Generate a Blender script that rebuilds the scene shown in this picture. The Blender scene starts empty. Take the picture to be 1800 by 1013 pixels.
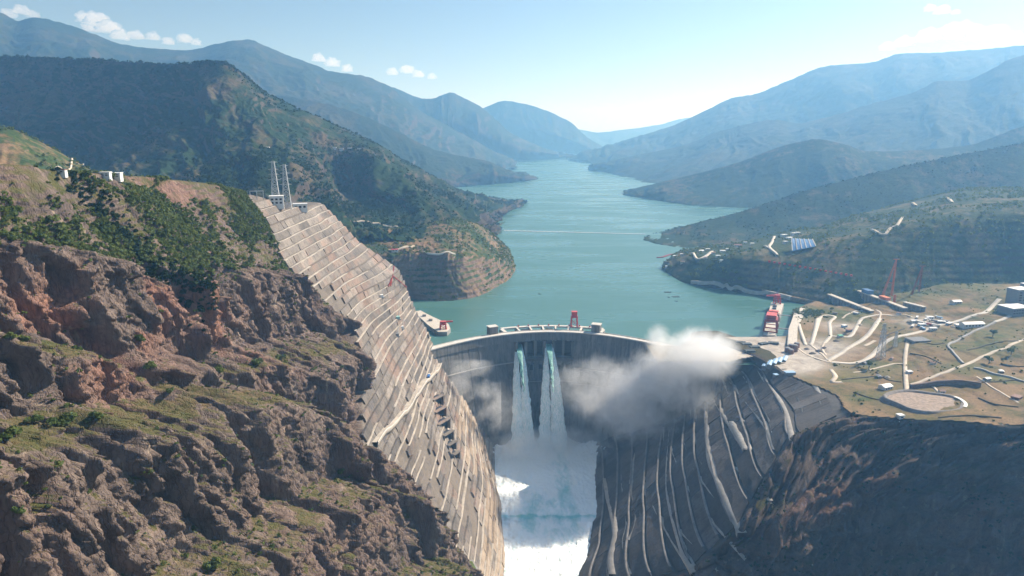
import bpy, math, random
import numpy as np
from mathutils import Vector, Matrix
from mathutils.bvhtree import BVHTree

random.seed(7)
RNG = np.random.default_rng(7)
scene = bpy.context.scene
COL = scene.collection

# ------------------------------------------------------------------ camera, sky, sun, exposure
CAM_H = 400.0
PITCH = math.radians(13.0)
CP, SP = math.cos(PITCH), math.sin(PITCH)
cam_d = bpy.data.cameras.new('camera')
cam = bpy.data.objects.new('camera', cam_d)
COL.objects.link(cam)
cam.location = (0, 0, CAM_H)
cam.rotation_euler = (math.pi / 2 - PITCH, 0, 0)
cam_d.sensor_width = 36.0
cam_d.lens = 24.0
cam_d.clip_start = 1.0
cam_d.clip_end = 120000.0
scene.camera = cam

SUN_AZ = 59.0      # degrees from +Y towards +X
SUN_EL = 38.0
world = bpy.data.worlds.new('World')
scene.world = world
world.use_nodes = True
wn = world.node_tree
wn.nodes.clear()
sky = wn.nodes.new('ShaderNodeTexSky')
sky.sky_type = 'NISHITA'
sky.sun_disc = False
sky.sun_elevation = math.radians(SUN_EL)
sky.sun_rotation = math.radians(SUN_AZ)
sky.altitude = 800
sky.air_density = 1.0
sky.dust_density = 1.2
sky.ozone_density = 2.0
bgn = wn.nodes.new('ShaderNodeBackground')
bgn.inputs['Strength'].default_value = 0.063
wo = wn.nodes.new('ShaderNodeOutputWorld')
wn.links.new(sky.outputs[0], bgn.inputs[0])
wn.links.new(bgn.outputs[0], wo.inputs[0])

sun_d = bpy.data.lights.new('sun', 'SUN')
sun_d.energy = 5.0
sun_d.angle = math.radians(0.5)
sun_d.color = (1.0, 0.96, 0.90)
sun = bpy.data.objects.new('sun', sun_d)
COL.objects.link(sun)
az, el = math.radians(SUN_AZ), math.radians(SUN_EL)
SUN_DIR = Vector((math.sin(az) * math.cos(el), math.cos(az) * math.cos(el), math.sin(el)))
sun.rotation_euler = SUN_DIR.to_track_quat('Z', 'Y').to_euler()
sun.location = (600, 400, 2500)

HAZE_D = 1.02e-4
STEP_R = 0.15
scene.render.engine = 'CYCLES'
scene.view_settings.view_transform = 'Standard'
scene.view_settings.look = 'None'
scene.view_settings.exposure = 0.80
scene.view_settings.gamma = 1.0
scene.view_settings.use_curve_mapping = False
scene.cycles.use_denoising = True
scene.cycles.max_bounces = 16
scene.cycles.diffuse_bounces = 2
scene.cycles.glossy_bounces = 2
scene.cycles.transmission_bounces = 2
scene.cycles.volume_bounces = 16
scene.cycles.transparent_max_bounces = 16
scene.cycles.volume_max_steps = 400
scene.cycles.volume_step_rate = 1.0

# ------------------------------------------------------------------ picture-to-place survey helpers
F = 1200.0
def ray(u, v):
    yc = (506.5 - v) / F
    return np.array([(u - 900.0) / F, CP + yc * SP, -SP + yc * CP])
def at_depth(u, v, Y):
    d = ray(u, v); t = Y / d[1]
    return np.array([d[0] * t, Y, CAM_H + d[2] * t])
def at_height(u, v, z):
    d = ray(u, v); t = (z - CAM_H) / d[2]
    return np.array([d[0] * t, d[1] * t, z])
def Yp(*a): return [at_depth(*p) for p in a]
def Zp(*a): return [at_height(*p) for p in a]

# ------------------------------------------------------------------ noise (numpy)
def _hash(ix, iy, iz, seed):
    h = (ix.astype(np.int64) * 374761393 + iy.astype(np.int64) * 668265263 + iz.astype(np.int64) * 2147483647 + seed * 1274126177) & 0xffffffff
    h = ((h ^ (h >> 13)) * 1274126177) & 0xffffffff
    h = ((h ^ (h >> 16)) * 2246822519) & 0xffffffff
    h = h ^ (h >> 15)
    return (h & 0xffffff) / float(0xffffff)
def vnoise(x, y, z=None, seed=0):
    x = np.asarray(x, float); y = np.asarray(y, float)
    x, y = np.broadcast_arrays(x, y)
    z = np.zeros_like(x) if z is None else np.broadcast_to(np.asarray(z, float), x.shape)
    x0, y0, z0 = np.floor(x), np.floor(y), np.floor(z)
    fx, fy, fz = x - x0, y - y0, z - z0
    fx = fx * fx * fx * (fx * (fx * 6 - 15) + 10); fy = fy * fy * fy * (fy * (fy * 6 - 15) + 10); fz = fz * fz * (3 - 2 * fz)
    ix, iy, iz = x0.astype(np.int64), y0.astype(np.int64), z0.astype(np.int64)
    def L(a, b, t): return a + (b - a) * t
    def plane(k):
        return L(L(_hash(ix, iy, iz + k, seed), _hash(ix + 1, iy, iz + k, seed), fx),
                 L(_hash(ix, iy + 1, iz + k, seed), _hash(ix + 1, iy + 1, iz + k, seed), fx), fy)
    if not np.any(fz):
        return plane(0) * 2 - 1
    return L(plane(0), plane(1), fz) * 2 - 1
def fbm(x, y, z=None, oct=4, seed=0, gain=0.5, lac=2.03):
    s = 0.0; a = 1.0; n = 0.0
    for i in range(oct):
        s = s + a * vnoise(x, y, z, seed + i * 17); n += a; a *= gain
        x = np.asarray(x) * lac + 3.1; y = np.asarray(y) * lac + 1.7
        if z is not None: z = np.asarray(z) * lac
    return s / n
def ridged(x, y, z=None, oct=4, seed=0, gain=0.5, lac=2.03):
    s = 0.0; a = 1.0; n = 0.0
    for i in range(oct):
        s = s + a * (1 - 2 * np.abs(vnoise(x, y, z, seed + i * 17))); n += a; a *= gain
        x = np.asarray(x) * lac + 3.1; y = np.asarray(y) * lac + 1.7
        if z is not None: z = np.asarray(z) * lac
    return s / n
def sstep(a, b, x):
    t = np.clip((np.asarray(x, float) - a) / (b - a), 0, 1); return t * t * (3 - 2 * t)
def lerp(a, b, t): return a + (b - a) * t

def catmull(P, n, axis=0):
    """resample control array P along axis to n samples with a Catmull-Rom curve"""
    P = np.moveaxis(np.asarray(P, float), axis, 0)
    m = len(P)
    t = np.linspace(0, m - 1, n)
    i = np.clip(np.floor(t).astype(int), 0, m - 2); f = t - i
    ext = np.concatenate([[2 * P[0] - P[1]], P, [2 * P[-1] - P[-2]]])
    p0, p1, p2, p3 = ext[i], ext[i + 1], ext[i + 2], ext[i + 3]
    f = f.reshape((-1,) + (1,) * (P.ndim - 1))
    # softened tangents
    k = 0.4
    m1 = (p2 - p0) * k; m2 = (p3 - p1) * k
    f2, f3 = f * f, f * f * f
    r = (2 * f3 - 3 * f2 + 1) * p1 + (f3 - 2 * f2 + f) * m1 + (-2 * f3 + 3 * f2) * p2 + (f3 - f2) * m2
    return np.moveaxis(r, 0, axis)
def resample(pts, m):
    pts = np.asarray(pts, float)
    d = np.concatenate([[0], np.cumsum(np.linalg.norm(np.diff(pts, axis=0), axis=1))])
    t = np.linspace(0, d[-1], m)
    return np.stack([np.interp(t, d, pts[:, k]) for k in range(3)], 1)

def poly_sdf(px, py, poly):
    """signed distance to a polygon in plan, negative inside"""
    poly = np.asarray(poly, float)
    d2 = np.full(np.shape(px), 1e30); inside = np.zeros(np.shape(px), bool)
    n = len(poly)
    for i in range(n):
        ax, ay = poly[i]; bx, by = poly[(i + 1) % n]
        ex, ey = bx - ax, by - ay
        wx, wy = px - ax, py - ay
        t = np.clip((wx * ex + wy * ey) / (ex * ex + ey * ey + 1e-12), 0, 1)
        d2 = np.minimum(d2, (wx - ex * t) ** 2 + (wy - ey * t) ** 2)
        c = ((ay > py) != (by > py)) & (px < (bx - ax) * (py - ay) / (by - ay + 1e-12) + ax)
        inside ^= c
    d = np.sqrt(d2)
    return np.where(inside, -d, d)

# ------------------------------------------------------------------ mesh helpers
def mesh_from(name, V, Fq, mat=None, smooth=False, attrs=None):
    V = np.asarray(V, np.float32).reshape(-1, 3)
    me = bpy.data.meshes.new(name)
    if isinstance(Fq, np.ndarray):
        k = Fq.shape[1]; nf = len(Fq)
        me.vertices.add(len(V)); me.vertices.foreach_set('co', V.ravel())
        me.loops.add(nf * k); me.loops.foreach_set('vertex_index', Fq.astype(np.int32).ravel())
        me.polygons.add(nf); me.polygons.foreach_set('loop_start', np.arange(0, nf * k, k, dtype=np.int32))
        me.update(calc_edges=True)
    else:
        me.from_pydata([tuple(map(float, p)) for p in V], [], Fq)
    if smooth:
        me.polygons.foreach_set('use_smooth', np.ones(len(me.polygons), bool))
    if attrs:
        for k_, a in attrs.items():
            at = me.attributes.new(k_, 'FLOAT', 'POINT')
            at.data.foreach_set('value', np.asarray(a, np.float32).ravel())
    if mat is not None: me.materials.append(mat)
    me.update()
    return me
def put(name, me, parent=None):
    o = bpy.data.objects.new(name, me); COL.objects.link(o)
    if parent is not None: o.parent = parent
    return o
def tag(o, label=None, cat=None, group=None, kind=None):
    if label: o['label'] = label
    if cat: o['category'] = cat
    if group: o['group'] = group
    if kind: o['kind'] = kind
    return o
def thing(name, loc=(0, 0, 0), rz=0.0, label=None, cat=None, group=None):
    o = bpy.data.objects.new(name, None); COL.objects.link(o)
    o.empty_display_size = 5
    o.location = loc; o.rotation_euler = (0, 0, rz)
    return tag(o, label, cat, group)
def grid_faces(nv, nu, flip=False):
    i = np.arange(nv * nu).reshape(nv, nu)
    a, b, c, d = i[:-1, :-1], i[:-1, 1:], i[1:, 1:], i[1:, :-1]
    q = np.stack([a, b, c, d] if not flip else [a, d, c, b], -1).reshape(-1, 4)
    return q
def grid_normals(P):
    du = np.gradient(P, axis=1); dv = np.gradient(P, axis=0)
    n = np.cross(du, dv); n /= np.linalg.norm(n, axis=2, keepdims=True) + 1e-9
    return n

class MB:
    """collects simple solids in local coordinates; build() links them as one mesh object"""
    def __init__(s): s.v = []; s.f = []
    def box(s, x0, x1, y0, y1, z0, z1, rz=0, c=(0, 0, 0)):
        b = len(s.v); co, si = math.cos(rz), math.sin(rz)
        for x, y, z in ((x0, y0, z0), (x1, y0, z0), (x1, y1, z0), (x0, y1, z0), (x0, y0, z1), (x1, y0, z1), (x1, y1, z1), (x0, y1, z1)):
            s.v.append((x * co - y * si + c[0], x * si + y * co + c[1], z + c[2]))
        s.f += [tuple(b + k for k in q) for q in ((0, 3, 2, 1), (4, 5, 6, 7), (0, 1, 5, 4), (1, 2, 6, 5), (2, 3, 7, 6), (3, 0, 4, 7))]
        return s
    def bar(s, p, q, w, h=None):
        p = Vector(p); q = Vector(q); d = (q - p).normalized()
        a = d.cross(Vector((0, 0, 1)))
        if a.length < 1e-3: a = Vector((1, 0, 0))
        a.normalize(); e = d.cross(a); h = h or w; b = len(s.v)
        for o in (p, q):
            for i, j in ((-1, -1), (1, -1), (1, 1), (-1, 1)): s.v.append(tuple(o + a * (i * w / 2) + e * (j * h / 2)))
        s.f += [tuple(b + k for k in f) for f in ((0, 3, 2, 1), (4, 5, 6, 7), (0, 1, 5, 4), (1, 2, 6, 5), (2, 3, 7, 6), (3, 0, 4, 7))]
        return s
    def prism(s, poly, z0, z1):
        b = len(s.v); n = len(poly)
        for z in (z0, z1):
            for x, y in poly: s.v.append((x, y, z))
        s.f.append(tuple(b + n + k for k in range(n))); s.f.append(tuple(b + n - 1 - k for k in range(n)))
        for k in range(n): s.f.append((b + k, b + (k + 1) % n, b + n + (k + 1) % n, b + n + k))
        return s
    def gable(s, x0, x1, y0, y1, z0, z1):
        b = len(s.v); ym = (y0 + y1) / 2
        s.v += [(x0, y0, z0), (x1, y0, z0), (x1, y1, z0), (x0, y1, z0), (x0, ym, z1), (x1, ym, z1)]
        s.f += [tuple(b + k for k in f) for f in ((0, 1, 5, 4), (2, 3, 4, 5), (1, 2, 5), (3, 0, 4), (0, 3, 2, 1))]
        return s
    def cyl(s, cx, cy, r, z0, z1, n=14):
        return s.prism([(cx + r * math.cos(2 * math.pi * k / n), cy + r * math.sin(2 * math.pi * k / n)) for k in range(n)], z0, z1)
    def mesh(s, name, mat):
        me = bpy.data.meshes.new(name); me.from_pydata(s.v, [], s.f); me.materials.append(mat); me.update(); return me
    def build(s, name, mat, parent=None):
        return put(name, s.mesh(name, mat), parent)

# ------------------------------------------------------------------ materials
class NT:
    def __init__(s, name):
        s.m = bpy.data.materials.new(name); s.m.use_nodes = True
        s.t = s.m.node_tree; s.t.nodes.clear()
        s.out = s.t.nodes.new('ShaderNodeOutputMaterial')
    def n(s, ty, **k):
        o = s.t.nodes.new(ty)
        for a, b in k.items(): setattr(o, a, b)
        return o
    def l(s, a, b): s.t.links.new(a, b)
    def set(s, node, key, val):
        if hasattr(val, 'is_linked') or isinstance(val, bpy.types.NodeSocket): s.l(val, node.inputs[key])
        else: node.inputs[key].default_value = val
    def pos(s, scale=(1, 1, 1), rot=(0, 0, 0)):
        g = s.n('ShaderNodeNewGeometry'); m = s.n('ShaderNodeMapping')
        m.inputs['Scale'].default_value = scale; m.inputs['Rotation'].default_value = rot
        s.l(g.outputs['Position'], m.inputs[0]); return m.outputs[0]
    def noise(s, vec, scale, detail=4, rough=0.55, dist=0.0):
        o = s.n('ShaderNodeTexNoise'); s.l(vec, o.inputs['Vector'])
        o.inputs['Scale'].default_value = scale; o.inputs['Detail'].default_value = detail
        o.inputs['Roughness'].default_value = rough; o.inputs['Distortion'].default_value = dist
        return o.outputs['Fac']
    def ramp(s, fac, stops):
        o = s.n('ShaderNodeValToRGB'); s.l(fac, o.inputs[0])
        e = o.color_ramp.elements
        while len(e) < len(stops): e.new(0.5)
        for k, (p, c) in enumerate(stops):
            e[k].position = p; e[k].color = (c, c, c, 1) if isinstance(c, (int, float)) else (*c, 1)
        return o.outputs[0]
    def mix(s, fac, a, b, mode='MIX'):
        o = s.n('ShaderNodeMix', data_type='RGBA', blend_type=mode)
        for key, val in ((0, fac), (6, a), (7, b)):
            if isinstance(val, bpy.types.NodeSocket): s.l(val, o.inputs[key])
            else: o.inputs[key].default_value = val if isinstance(val, (int, float)) else (*val, 1)
        return o.outputs[2]
    def math(s, op, a, b=0.0, clamp=False):
        o = s.n('ShaderNodeMath', operation=op, use_clamp=clamp)
        s.set(o, 0, a); s.set(o, 1, b); return o.outputs[0]
    def attr(s, name):
        o = s.n('ShaderNodeAttribute', attribute_name=name); return o.outputs['Fac']
    def rand(s):
        return s.n('ShaderNodeObjectInfo').outputs['Random']
    def normz(s):
        g = s.n('ShaderNodeNewGeometry'); x = s.n('ShaderNodeSeparateXYZ'); s.l(g.outputs['Normal'], x.inputs[0]); return x.outputs[2]
    def bsdf(s, col, rough=0.9, bump=None, bdist=1.0, bstr=1.0, spec=0.3, metal=0.0):
        b = s.n('ShaderNodeBsdfPrincipled')
        if isinstance(col, bpy.types.NodeSocket): s.l(col, b.inputs['Base Color'])
        else: b.inputs['Base Color'].default_value = (*col, 1)
        s.set(b, 'Roughness', rough); b.inputs['Specular IOR Level'].default_value = spec
        b.inputs['Metallic'].default_value = metal
        if bump is not None:
            u = s.n('ShaderNodeBump'); u.inputs['Distance'].default_value = bdist; u.inputs['Strength'].default_value = bstr
            s.l(bump, u.inputs['Height']); s.l(u.outputs[0], b.inputs['Normal'])
        s.l(b.outputs[0], s.out.inputs[0]); return b

def simple(name, col, rough=0.8, var=0.25, scale=0.3, spec=0.3, metal=0.0):
    m = NT(name); p = m.pos()
    f = m.noise(p, scale, 5, 0.6)
    c = m.mix(m.ramp(f, [(0.3, 0.0), (0.7, 1.0)]), tuple(x * (1 - var) for x in col), tuple(min(x * (1 + var), 0.9) for x in col))
    m.bsdf(c, rough, f, 0.15, 0.3, spec, metal)
    return m.m

# ------------------------------------------------------------------ materials of the land
def hill_material(name, green, dry, rock, sc=1.0, veg_bias=0.0, bump=6.0):
    m = NT(name); p = m.pos()
    big = m.noise(p, 0.004 * sc, 6, 0.6)
    mid = m.noise(p, 0.02 * sc, 6, 0.65)
    fine = m.noise(p, 0.11 * sc, 4, 0.7)
    k = m.math('ADD', m.math('MULTIPLY', big, 0.55), m.math('MULTIPLY', mid, 0.45))
    k = m.math('ADD', k, veg_bias)
    dryc = m.mix(m.ramp(fine, [(0.35, 0.0), (0.65, 1.0)]), tuple(c * 0.75 for c in dry), tuple(c * 1.25 for c in dry))
    grn = m.mix(m.ramp(fine, [(0.35, 0.0), (0.6, 1.0)]), tuple(c * 0.5 for c in green), tuple(c * 1.3 for c in green))
    c = m.mix(m.ramp(k, [(0.44, 0.0), (0.54, 1.0)]), dryc, grn)
    nz = m.normz()
    sl = m.math('ADD', nz, m.math('MULTIPLY', m.math('SUBTRACT', mid, 0.5), 0.5))
    c = m.mix(m.ramp(sl, [(0.42, 1.0), (0.6, 0.0)]), c, rock)
    m.bsdf(c, 0.95, m.math('ADD', mid, m.math('MULTIPLY', fine, 0.4)), bump, 0.8, 0.1)
    return m.m
M_HILL = hill_material('forest_hill', (0.016, 0.034, 0.011), (0.095, 0.075, 0.042), (0.085, 0.065, 0.05), 1.0, 0.04, 9)
M_HILL_FAR = hill_material('far_forest_hill', (0.016, 0.028, 0.014), (0.05, 0.047, 0.028), (0.06, 0.046, 0.036), 0.5, 0.03, 16)
M_KNOB = hill_material('dry_hill', (0.04, 0.065, 0.02), (0.19, 0.125, 0.07), (0.20, 0.14, 0.105), 1.6, 0.0, 3)
M_BAND = hill_material('mixed_hill', (0.03, 0.05, 0.018), (0.13, 0.105, 0.055), (0.035, 0.032, 0.032), 1.8, 0.03, 3)  # steep rock tone lowered: shade of the cut slope put into its colour

def cliff_material(name='canyon_rock', k_=1.0):
    m = NT(name); p = m.pos()
    ps = m.pos((1, 1, 0.28))
    big = m.noise(p, 0.011, 5, 0.55); mid = m.noise(ps, 0.06, 6, 0.65); fine = m.noise(ps, 0.3, 5, 0.7)
    grey = m.mix(m.ramp(mid, [(0.3, 0.0), (0.7, 1.0)]), (0.08, 0.062, 0.054), (0.25, 0.19, 0.155))
    red = m.mix(m.ramp(fine, [(0.3, 0.0), (0.7, 1.0)]), (0.17, 0.085, 0.062), (0.38, 0.21, 0.15))
    rmask = m.math('MULTIPLY', m.ramp(big, [(0.47, 0.0), (0.56, 1.0)]), m.attr('red'))
    c = m.mix(rmask, grey, red)
    tan = m.ramp(m.noise(m.pos((1, 1, 0.12)), 0.09, 4, 0.6), [(0.62, 0.0), (0.7, 0.6)])
    c = m.mix(tan, c, (0.42, 0.33, 0.24))
    c = m.mix(m.ramp(fine, [(0.28, 0.55), (0.5, 0.0)]), c, (0.07, 0.055, 0.05))
    vo = m.n('ShaderNodeTexVoronoi', feature='DISTANCE_TO_EDGE'); vo.inputs['Scale'].default_value = 0.22
    dv = m.n('ShaderNodeVectorMath', operation='ADD'); m.l(m.pos((1, 1, 0.3)), dv.inputs[0])
    nzc = m.n('ShaderNodeTexNoise'); m.l(p, nzc.inputs['Vector']); nzc.inputs['Scale'].default_value = 0.12; nzc.inputs['Detail'].default_value = 4
    sc_ = m.n('ShaderNodeVectorMath', operation='SCALE'); m.l(nzc.outputs['Color'], sc_.inputs[0]); sc_.inputs['Scale'].default_value = 9.0
    m.l(sc_.outputs[0], dv.inputs[1]); m.l(dv.outputs[0], vo.inputs['Vector'])
    crack = m.ramp(vo.outputs['Distance'], [(0.0, 0.0), (0.09, 1.0)])
    c = m.mix(m.math('MULTIPLY', m.math('SUBTRACT', 1.0, crack), 0.28), c, (0.03, 0.025, 0.024))
    # grass and scrub where the ground is not too steep
    g1 = m.noise(p, 0.035, 6, 0.7); g2 = m.noise(p, 0.25, 4, 0.7)
    grass = m.mix(m.ramp(g1, [(0.36, 0.0), (0.62, 1.0)]), (0.17, 0.12, 0.07), (0.10, 0.095, 0.036))
    grass = m.mix(m.ramp(g2, [(0.45, 0.0), (0.66, 0.8)]), grass, (0.06, 0.075, 0.022))
    v = m.math('ADD', m.attr('veg'), m.math('MULTIPLY', m.math('SUBTRACT', g1, 0.5), 1.1))
    v = m.math('ADD', v, m.math('MULTIPLY', m.math('SUBTRACT', m.normz(), 0.55), 0.42))
    c = m.mix(m.ramp(v, [(0.42, 0.0), (0.56, 1.0)]), c, grass)
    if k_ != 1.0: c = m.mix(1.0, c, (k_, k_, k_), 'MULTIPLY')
    m.bsdf(c, 0.95, m.math('ADD', m.math('ADD', mid, m.math('MULTIPLY', fine, 0.9)), m.math('MULTIPLY', crack, 0.2)), 2.6, 1.0, 0.15)
    return m.m
M_CLIFF = cliff_material()
M_CLIFF_SHADE = cliff_material('shaded_canyon_rock', 0.62)  # same rock darkened all over, the right cliff's shade painted into it

def shot_material(name, a, b, dark, streak=0.5, red=0.0):
    """sprayed concrete: tint by piece, rain streaks running down, patches"""
    m = NT(name); p = m.pos()
    r = m.rand()
    base = m.mix(r, a, b)
    st = m.noise(m.pos((1, 1, 0.10)), 0.25, 5, 0.65)
    pt = m.noise(p, 0.035, 5, 0.6)
    fi = m.noise(p, 0.8, 4, 0.65)
    c = m.mix(m.ramp(st, [(0.48, 0.0), (0.7, streak)]), base, dark)
    c = m.mix(m.ramp(pt, [(0.5, 0.0), (0.66, 0.6)]), c, dark)
    if red: c = m.mix(m.ramp(m.noise(p, 0.018, 4, 0.6), [(0.5, 0.0), (0.62, red)]), c, (0.34, 0.20, 0.14))
    c = m.mix(m.ramp(fi, [(0.3, 0.3), (0.6, 0.0)]), c, tuple(x * 0.6 for x in dark))
    m.bsdf(c, 0.9, m.math('ADD', st, m.math('MULTIPLY', fi, 0.5)), 0.9, 0.7, 0.2)
    return m.m
M_SHOT = shot_material('sprayed_concrete', (0.165, 0.145, 0.125), (0.31, 0.27, 0.23), (0.08, 0.072, 0.066), 0.8, 0.4)
M_SHOT_GREY = shot_material('weathered_sprayed_concrete', (0.12, 0.108, 0.098), (0.23, 0.205, 0.18), (0.06, 0.055, 0.05), 0.85, 0.2)
M_SHOT_BACK = shot_material('sprayed_concrete_joint', (0.17, 0.145, 0.12), (0.2, 0.17, 0.14), (0.09, 0.08, 0.07))
M_SHOT_TAN = shot_material('cast_concrete_tan', (0.30, 0.24, 0.18), (0.38, 0.31, 0.24), (0.17, 0.13, 0.095), 0.6)
M_SHOT_SHADE = shot_material('shaded_sprayed_concrete', (0.065, 0.06, 0.057), (0.15, 0.135, 0.125), (0.04, 0.038, 0.036), 0.75)  # right slope concrete, darkened so its colour carries the slope's shade
M_SHOT_SHADEBACK = shot_material('shaded_sprayed_joint', (0.09, 0.085, 0.08), (0.09, 0.085, 0.08), (0.05, 0.05, 0.045), 0.5)  # joints of the right slope, shade likewise mixed into the tone
M_LEDGE = simple('pale_ledge_concrete', (0.52, 0.47, 0.40), 0.85, 0.2, 0.15)
M_ROADC = simple('pale_road_concrete', (0.50, 0.455, 0.385), 0.85, 0.12, 0.12)
M_LEDGE_DK = simple('dull_ledge_concrete', (0.22, 0.205, 0.19), 0.9, 0.3, 0.1)
M_BENCH = simple('haul_bench_concrete', (0.36, 0.335, 0.30), 0.85, 0.25, 0.08)
M_CONC = simple('concrete', (0.28, 0.27, 0.255), 0.85, 0.2, 0.12)
M_CONC_L = simple('light_concrete', (0.56, 0.53, 0.48), 0.85, 0.12, 0.1)
M_DARK = simple('dark_recess', (0.03, 0.03, 0.032), 0.9)

# ------------------------------------------------------------------ ground and water
big = 30000
put('valley_ground', mesh_from('valley_ground', [(-big, -4000, -262), (big, -4000, -262), (big, 1150, -262), (-big, 1150, -262)], [(0, 1, 2, 3)], M_HILL_FAR))['kind'] = 'structure'
put('far_ground', mesh_from('far_ground', [(-big, 1600, -30), (big, 1600, -30), (big, 41000, -30), (-big, 41000, -30)], [(0, 1, 2, 3)], M_HILL_FAR))['kind'] = 'structure'

def lake_material():
    m = NT('lake_water'); p = m.pos()
    r = m.noise(m.pos((1, 1.0, 1)), 0.06, 6, 0.6)
    big_ = m.noise(m.pos((0.25, 1, 1)), 0.006, 4, 0.6)
    c = m.mix(big_, (0.055, 0.14, 0.118), (0.07, 0.16, 0.14))
    b = m.bsdf(c, 0.28, r, 0.25, 0.15, 0.5)
    rr = m.ramp(big_, [(0.42, 0.22), (0.58, 0.38)])
    m.l(rr, b.inputs['Roughness'])
    b.inputs['IOR'].default_value = 1.33
    return m.m
M_LAKE = lake_material()

# dam axis in plan: a flat arch bulging upstream
def dam_Y(x): return 1318.0 - 0.0021 * (np.asarray(x, float) - 79.0) ** 2
xs = np.linspace(-260, 372, 60)
front = [(float(x), float(dam_Y(x)) - 4.0, 0.0) for x in xs]
far = [(4000, 1300, 0), (6000, 20000, 0), (-6000, 20000, 0), (-4000, 1300, 0)]
lv = front + far
put('lake', mesh_from('lake', lv, [tuple(range(len(lv)))], M_LAKE))['kind'] = 'structure'

# ------------------------------------------------------------------ left canyon wall
ZK = [-300, -210, 9, 150, 273, 390]
XK = [10, -30, -150, -245, -345, -445]
def xbase(z): return np.interp(z, ZK, XK)
def map_base(u, v):
    d = ray(u, v); t = np.linspace(150, 2600, 4000)
    g = d[0] * t - xbase(CAM_H + d[2] * t)
    i = int(np.argmax(g < 0)); i = max(i, 1)
    tt = t[i - 1] + (t[i] - t[i - 1]) * g[i - 1] / (g[i - 1] - g[i])
    return d[1] * tt, CAM_H + d[2] * tt
def curve(pts, by='Y'):
    q = np.array([map_base(*p) for p in pts])
    if by == 'Y':
        q = q[np.argsort(q[:, 0])]; return lambda Y: np.interp(Y, q[:, 0], q[:, 1])
    q = q[np.argsort(q[:, 1])]; return lambda z: np.interp(z, q[:, 1], q[:, 0])
z_top = curve([(-400, 285), (-100, 288), (0, 290), (60, 297), (120, 303), (200, 310), (260, 312), (330, 320), (380, 326), (430, 340), (455, 346), (480, 353), (500, 364), (547, 364)])
z_la = curve([(-300, 400), (0, 415), (70, 425), (150, 440), (210, 465), (250, 470), (285, 515), (320, 480), (400, 465), (480, 470), (545, 530), (600, 550)])
z_lb = curve([(-300, 590), (0, 600), (130, 605), (250, 665), (340, 655), (430, 640), (520, 615), (600, 600), (640, 600)])
z_lc = curve([(-300, 760), (0, 748), (100, 725), (230, 715), (330, 682), (430, 687), (500, 712), (560, 775), (640, 835), (700, 883), (745, 933), (768, 990)])
Y_b = curve([(432, 341), (470, 400), (490, 455), (520, 490), (545, 520), (600, 552), (625, 570), (636, 640), (640, 720), (640, 790), (740, 930), (770, 1000)], by='z')
Y_END = 1236.0
TIER = 10.0
Z0T = 300.0
def gfun(f, xs_, ys_): return np.interp(f, xs_, ys_)
def x_eng(Y, z):
    k = np.floor((Z0T - z) / TIER); f = (Z0T - z) / TIER - k
    zt = Z0T - k * TIER; zb = zt - TIER
    x = lerp(xbase(zt), xbase(zb), gfun(f, [0, 0.03, 1], [0, 0.42, 1]))
    x = x + np.interp(z, [-210, 9, 80, 150, 204, 273], [0, 0, 15, 36, 6, 0]) * sstep(1000, 1215, Y)
    x = x + 5 * fbm(Y / 110.0, z / 120.0, seed=5, oct=2)
    # plunge pool wall swells to the river in its lower part
    x = x + 16 * sstep(-60, -190, z) * sstep(1150, 980, Y)
    return x
def x_nat(Y, z):
    z = z + sstep(0, 30, z_top(Y) - z) * (9 * fbm(Y / 48.0, z / 90.0, seed=35, oct=3) + 4 * fbm(Y / 14.0, z / 30.0, seed=36, oct=2))
    hq = z / 6.5 + 0.5 * fbm(Y / 60.0, z / 40.0, seed=37, oct=2); kq_ = np.floor(hq)
    z = z + 0.5 * sstep(8, 40, z_top(Y) - z) * (kq_ + sstep(0.0, 0.22, hq - kq_) - hq) * 6.5
    zb = [z_top(Y), z_la(Y), z_lb(Y), z_lc(Y), np.full_like(Y, -300.0)]
    g = [([0, 1], [0, 1]), ([0, 0.10, 0.86, 1], [0, 0.38, 0.60, 1]), ([0, 0.10, 0.84, 1], [0, 0.32, 0.56, 1]), ([0, .045, .19, .23, .40, .44, .66, .70, .85, 1], [0, .15, .22, .38, .46, .60, .70, .83, .88, 1])]
    x = xbase(z)
    for k in range(4):
        a, b = zb[k], np.minimum(zb[k + 1], zb[k] - 4)
        f = (a - z) / (a - b)
        m = (z <= a) & (z > b)
        x = np.where(m, lerp(xbase(a), xbase(b), gfun(np.clip(f, 0, 1), *g[k])), x)
    below = sstep(z_lc(Y) + 6, z_lc(Y) - 14, z)
    x = x + lerp(10.0, 32.0, sstep(480, 640, Y)) * below
    return x
def blocks(x, y, seed=0):
    """jointed rock: each block stands out by its own amount"""
    ix, iy = np.floor(x), np.floor(y); best = np.full(x.shape, 9.); val = np.zeros(x.shape); sec = np.full(x.shape, 9.)
    for a in (-1, 0, 1):
        for b in (-1, 0, 1):
            cx, cy = (ix + a).astype(np.int64), (iy + b).astype(np.int64); zz = np.zeros_like(cx)
            px = cx + _hash(cx, cy, zz, seed); py = cy + _hash(cx, cy, zz, seed + 1)
            d = np.hypot(px - x, py - y); v = _hash(cx, cy, zz, seed + 2) + (x - px) * 1.5 * (_hash(cx, cy, zz, seed + 3) - 0.35) + (y - py) * 1.3 * (_hash(cx, cy, zz, seed + 4) - 0.5)
            nb = d < best
            sec = np.where(nb, best, np.minimum(sec, d)); val = np.where(nb, v, val); best = np.where(nb, d, best)
    return val - 0.5 - 0.5 * np.exp(-((sec - best) / 0.09) ** 2)
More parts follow.
